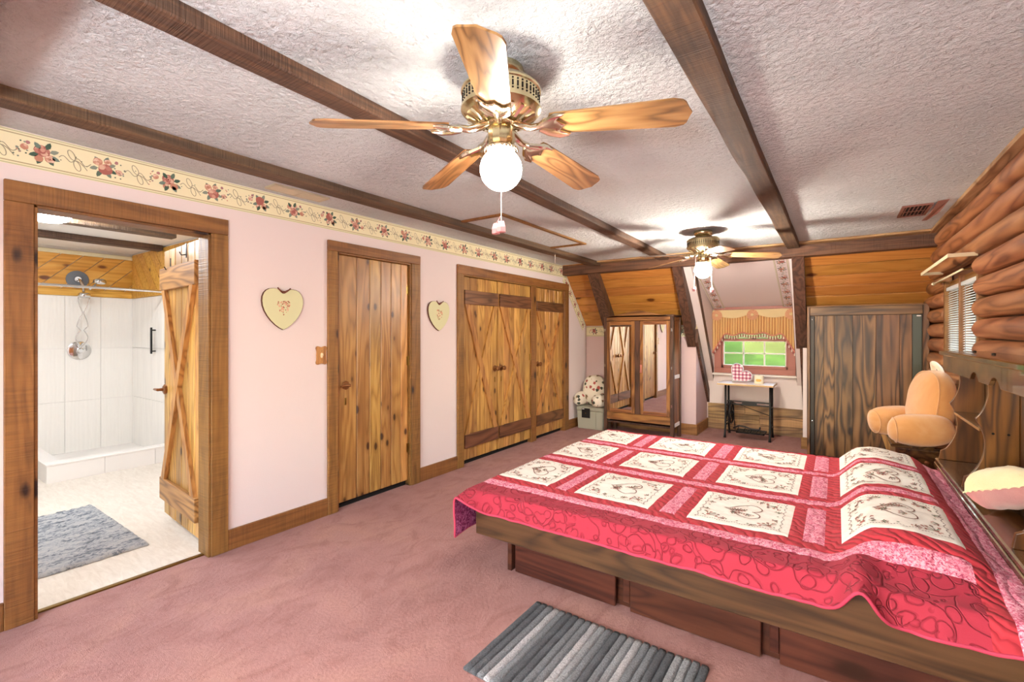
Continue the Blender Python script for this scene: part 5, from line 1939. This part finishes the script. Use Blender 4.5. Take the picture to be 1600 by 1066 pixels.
# ------------------------------------------------------------------ bookcase headboard
def headboard():
    HY0, HY1 = 1.86, 3.96
    XB = .757
    r = root('headboard', 'dark pine bookcase headboard with scalloped dividers against the logs', 'headboard', (.64, 2.9, 0))
    bm = BM(); box(bm, .548, XB, HY0, HY1, .0, .583, .003); obj('base', bm, M['head_y'], r)
    bm = BM(); box(bm, .518, XB, HY0 - .02, HY1 + .02, .585, .612, .006); obj('ledge', bm, M['head_y'], r)
    bm = BM(); box(bm, .513, .527, HY0 - .02, HY1 + .02, .560, .586, .004); obj('ledge_lip', bm, M['head_y'], r)
    n = 5
    for i in range(n):
        a, b = HY0 + (HY1 - HY0) * i / n, HY0 + (HY1 - HY0) * (i + 1) / n
        bm = BM(); box(bm, XB - .018, XB, a + .001, b - .001, .613, 1.264, .002); obj('back_panel', bm, M['head_z'], r)
    bm = BM(); box(bm, .538, XB, HY0 - .03, HY1 + .035, 1.266, 1.293, .005); obj('top_shelf', bm, M['head_y'], r)
    def prof(z):
        t = (z - .613) / (1.262 - .613)
        if t < .09:
            return .532 + .01 * t / .09
        t2 = (t - .09) / .91
        k = (t2 * 2) % 1.0 if t2 < 1 else 1.0
        lo = .578 if t2 > .5 else .552
        base = .578 + (0 if t2 > .5 else -.026 * (1 - t2 * 2))
        return base + .05 * math.sin(PI * k) ** .7
    for y in (HY1 - .022, 3.285, 2.45, HY0):
        pts = [(prof(.613 + .649 * i / 60), y, .613 + .649 * i / 60) for i in range(61)]
        pts += [(XB - .019, y, 1.262), (XB - .019, y, .613)]
        bm = BM(); prism(bm, pts, (0, .022, 0), .002); obj('divider', bm, M['head_z'], r)
    bm = BM(); box(bm, .60, XB - .019, 3.308, HY1 - .023, .90, .92, .003); obj('small_shelf', bm, M['head_y'], r)
    bm = BM(); box(bm, .60, XB - .019, HY0 + .023, 2.449, .90, .92, .003); obj('small_shelf', bm, M['head_y'], r)
    # scalloped apron
    def bot(y):
        z = 1.172
        for c in (3.15, 2.80, 2.62 - .2):
            pass
        for c in (3.15, 2.795):
            d = abs(y - c)
            if d < .085:
                z = max(z, 1.172 + .040 * math.cos(d / .085 * PI / 2) ** .7)
        if 2.88 > y or y > 3.24:
            pass
        return z
    ys = [HY0 + (HY1 - HY0 - .02) * i / 140 for i in range(141)]
    pts = [(.552, y, bot(y)) for y in ys] + [(.552, ys[-1], 1.265), (.552, ys[0], 1.265)]
    bm = BM(); prism(bm, pts, (.018, 0, 0), .002); obj('apron', bm, M['head_y'], r)
    for (y, z) in ((3.283, .98), (3.283, .975)):
        pass
    for xx in (.645, .70):
        bm = BM(); lathe(bm, [(0, 0), (.006, 0), (.005, .002), (0, .002)], 8, (xx, 3.2845, .90), Matrix.Rotation(PI / 2, 3, 'X')); obj('peg_hole', bm, M['dark'], r)
    for yy in (3.35, 3.75):
        bm = BM(); superell(bm, (.66, yy, 1.297), (.010, .012, .005), 1, 1, 8, 5); obj('screw_cap', bm, M['blackplastic'], r)
headboard()

# nightstand and apricot backrest
def nightstand():
    r = root('nightstand', 'low brown wooden stand beyond the headboard with a flared end', 'nightstand', (.56, 4.9, 0))
    x0, x1, y0, y1, zt = .36, .755, 4.66, 5.06, .55
    bm = BM(); box(bm, x0 + .02, x1, y0 + .02, y1 + .058, .0, zt - .025, .003); obj('body', bm, M['head_z'], r)
    bm = BM(); box(bm, x0 - .01, x1, y0 - .015, y1 + .058, zt - .024, zt, .006); obj('top', bm, M['head_y'], r)
    bm = BM(); box(bm, x0 + .04, x1 - .02, y0 + .004, y0 + .019, zt - .20, zt - .04, .004); d = obj('drawer', bm, M['head_y'], r)
    bm = BM(); lathe(bm, [(0, 0), (.008, 0), (.008, .012), (.015, .02), (0, .028)], 12, (.56, y0 + .004, zt - .12), Matrix.Rotation(PI / 2, 3, 'X')); autosmooth(obj('knob', bm, M['bronze'], d))
    bm = BM(); prism(bm, [(x0 + .02, y1 + .06, .32), (x0 - .045, y1 + .06, .549), (x1 - .12, y1 + .06, .549), (x1 - .12, y1 + .06, .38)], (0, .022, 0), .003); obj('flared_end', bm, M['brace'], r)
nightstand()
bed_rest('backrest_pillow', 'apricot plush backrest pillow with a carry handle by the log wall', (.56, 4.86, .557), math.radians(197), .98, M['orange'], True, M['orange_w'])

# heart cushion on the ledge
def heart_cushion():
    r = root('heart_cushion', 'cream satin heart cushion with pink underside on the headboard ledge', 'cushion', (.605, 2.90, .613))
    ra, rb = math.radians(15), math.radians(20)
    A = Vector((0, -math.cos(ra), math.sin(ra)))
    Bv = Vector((math.cos(rb), 0, math.sin(rb)))
    Nv = A.cross(Bv).normalized()
    Bv = Nv.cross(A)
    Rm = Matrix.Translation((.60, 2.92, .722)) @ Matrix(((A.x, Bv.x, Nv.x, 0), (A.y, Bv.y, Nv.y, 0), (A.z, Bv.z, Nv.z, 0), (0, 0, 0, 1)))
    hp = heart_pts(48, .42, .30)
    def cushion(bm, sgn, th_):
        rings = []
        for k in range(9):
            s = 1 - k / 8
            hgt = th_ * (1 - s ** 3) ** .7
            rings.append([bm.verts.new(Rm @ Vector((a * s, (b + .0) * s, sgn * hgt + .006 * mn.noise((a * 30 * s, b * 30 * s, sgn))))) for a, b in hp] if k < 8 else [bm.verts.new(Rm @ Vector((0, 0, sgn * th_)))])
        for a, b in zip(rings, rings[1:]):
            n = len(a)
            for i in range(n):
                if len(b) == 1:
                    bm.faces.new([a[i], a[(i + 1) % n], b[0]])
                else:
                    bm.faces.new([a[i], a[(i + 1) % n], b[(i + 1) % n], b[i]])
        bmesh.ops.recalc_face_normals(bm, faces=bm.faces[:])
    bm = BM(); cushion(bm, 1, .085); obj('satin_top', bm, M['creamfab'], r, True)
    bm = BM(); cushion(bm, -1, .09); obj('striped_underside', bm, M['pinkstripe'], r, True)
    bm = BM()
    n = 160
    inner, outer = [], []
    hp3 = heart_pts(n, .42, .30)
    for i, (a, b) in enumerate(hp3):
        k = 1.045 + .008 * math.sin(i * 1.9)
        inner.append(bm.verts.new(Rm @ Vector((a * .985, b * .985, .004))))
        outer.append(bm.verts.new(Rm @ Vector((a * k, b * k, .004 * math.sin(i * 1.7)))))
    for i in range(n):
        bm.faces.new([inner[i], inner[(i + 1) % n], outer[(i + 1) % n], outer[i]])
    obj('ruffle', bm, M['creamfab'], r)
heart_cushion()

# ------------------------------------------------------------------ striped rug
def striped_rug():
    x0, x1, y0, y1 = -1.275, -.43, 1.48, 2.06
    r = root('striped_rug', 'small grey ribbed striped rug on the carpet beside the bed', 'rug', ((x0 + x1) / 2, (y0 + y1) / 2, 0), 0)
    bm = BM(); box(bm, x0 + .003, x1 - .003, y0 + .003, y1 - .003, .0005, .006); obj('backing', bm, RIB[0], r)
    seq = [0, 0, 1, 3, 1, 0, 0, 1, 1, 3, 2, 1, 0, 1, 2, 3, 1, 1, 0, 0, 2, 2, 1, 0]
    n = len(seq)
    wd = (x1 - x0) / n
    for i, s in enumerate(seq):
        xa, xb = x0 + i * wd, x0 + (i + 1) * wd
        bm = BM()
        rows = []
        K = 28
        for j in range(K + 1):
            y = y0 + (y1 - y0) * j / K
            wob = .0022 * mn.noise((i * 3.3, y * 14, 0)) if 0 < i < n else 0
            hh = .013 + .003 * mn.noise((i * 1.7, y * 20, 3))
            row = []
            for k in range(6):
                a = PI * k / 5
                row.append(bm.verts.new(((xa + xb) / 2 + wob - math.cos(a) * (wd / 2 - .0012), y, .005 + hh * math.sin(a) ** .35 + .0005)))
            rows.append(row)
        for a, b in zip(rows, rows[1:]):
            for k in range(5):
                bm.faces.new([a[k], a[k + 1], b[k + 1], b[k]])
        bm.faces.new(rows[0]); bm.faces.new(rows[-1][::-1])
        bmesh.ops.recalc_face_normals(bm, faces=bm.faces[:])
        obj('pile_rib', bm, RIB[s], r, True)
striped_rug()
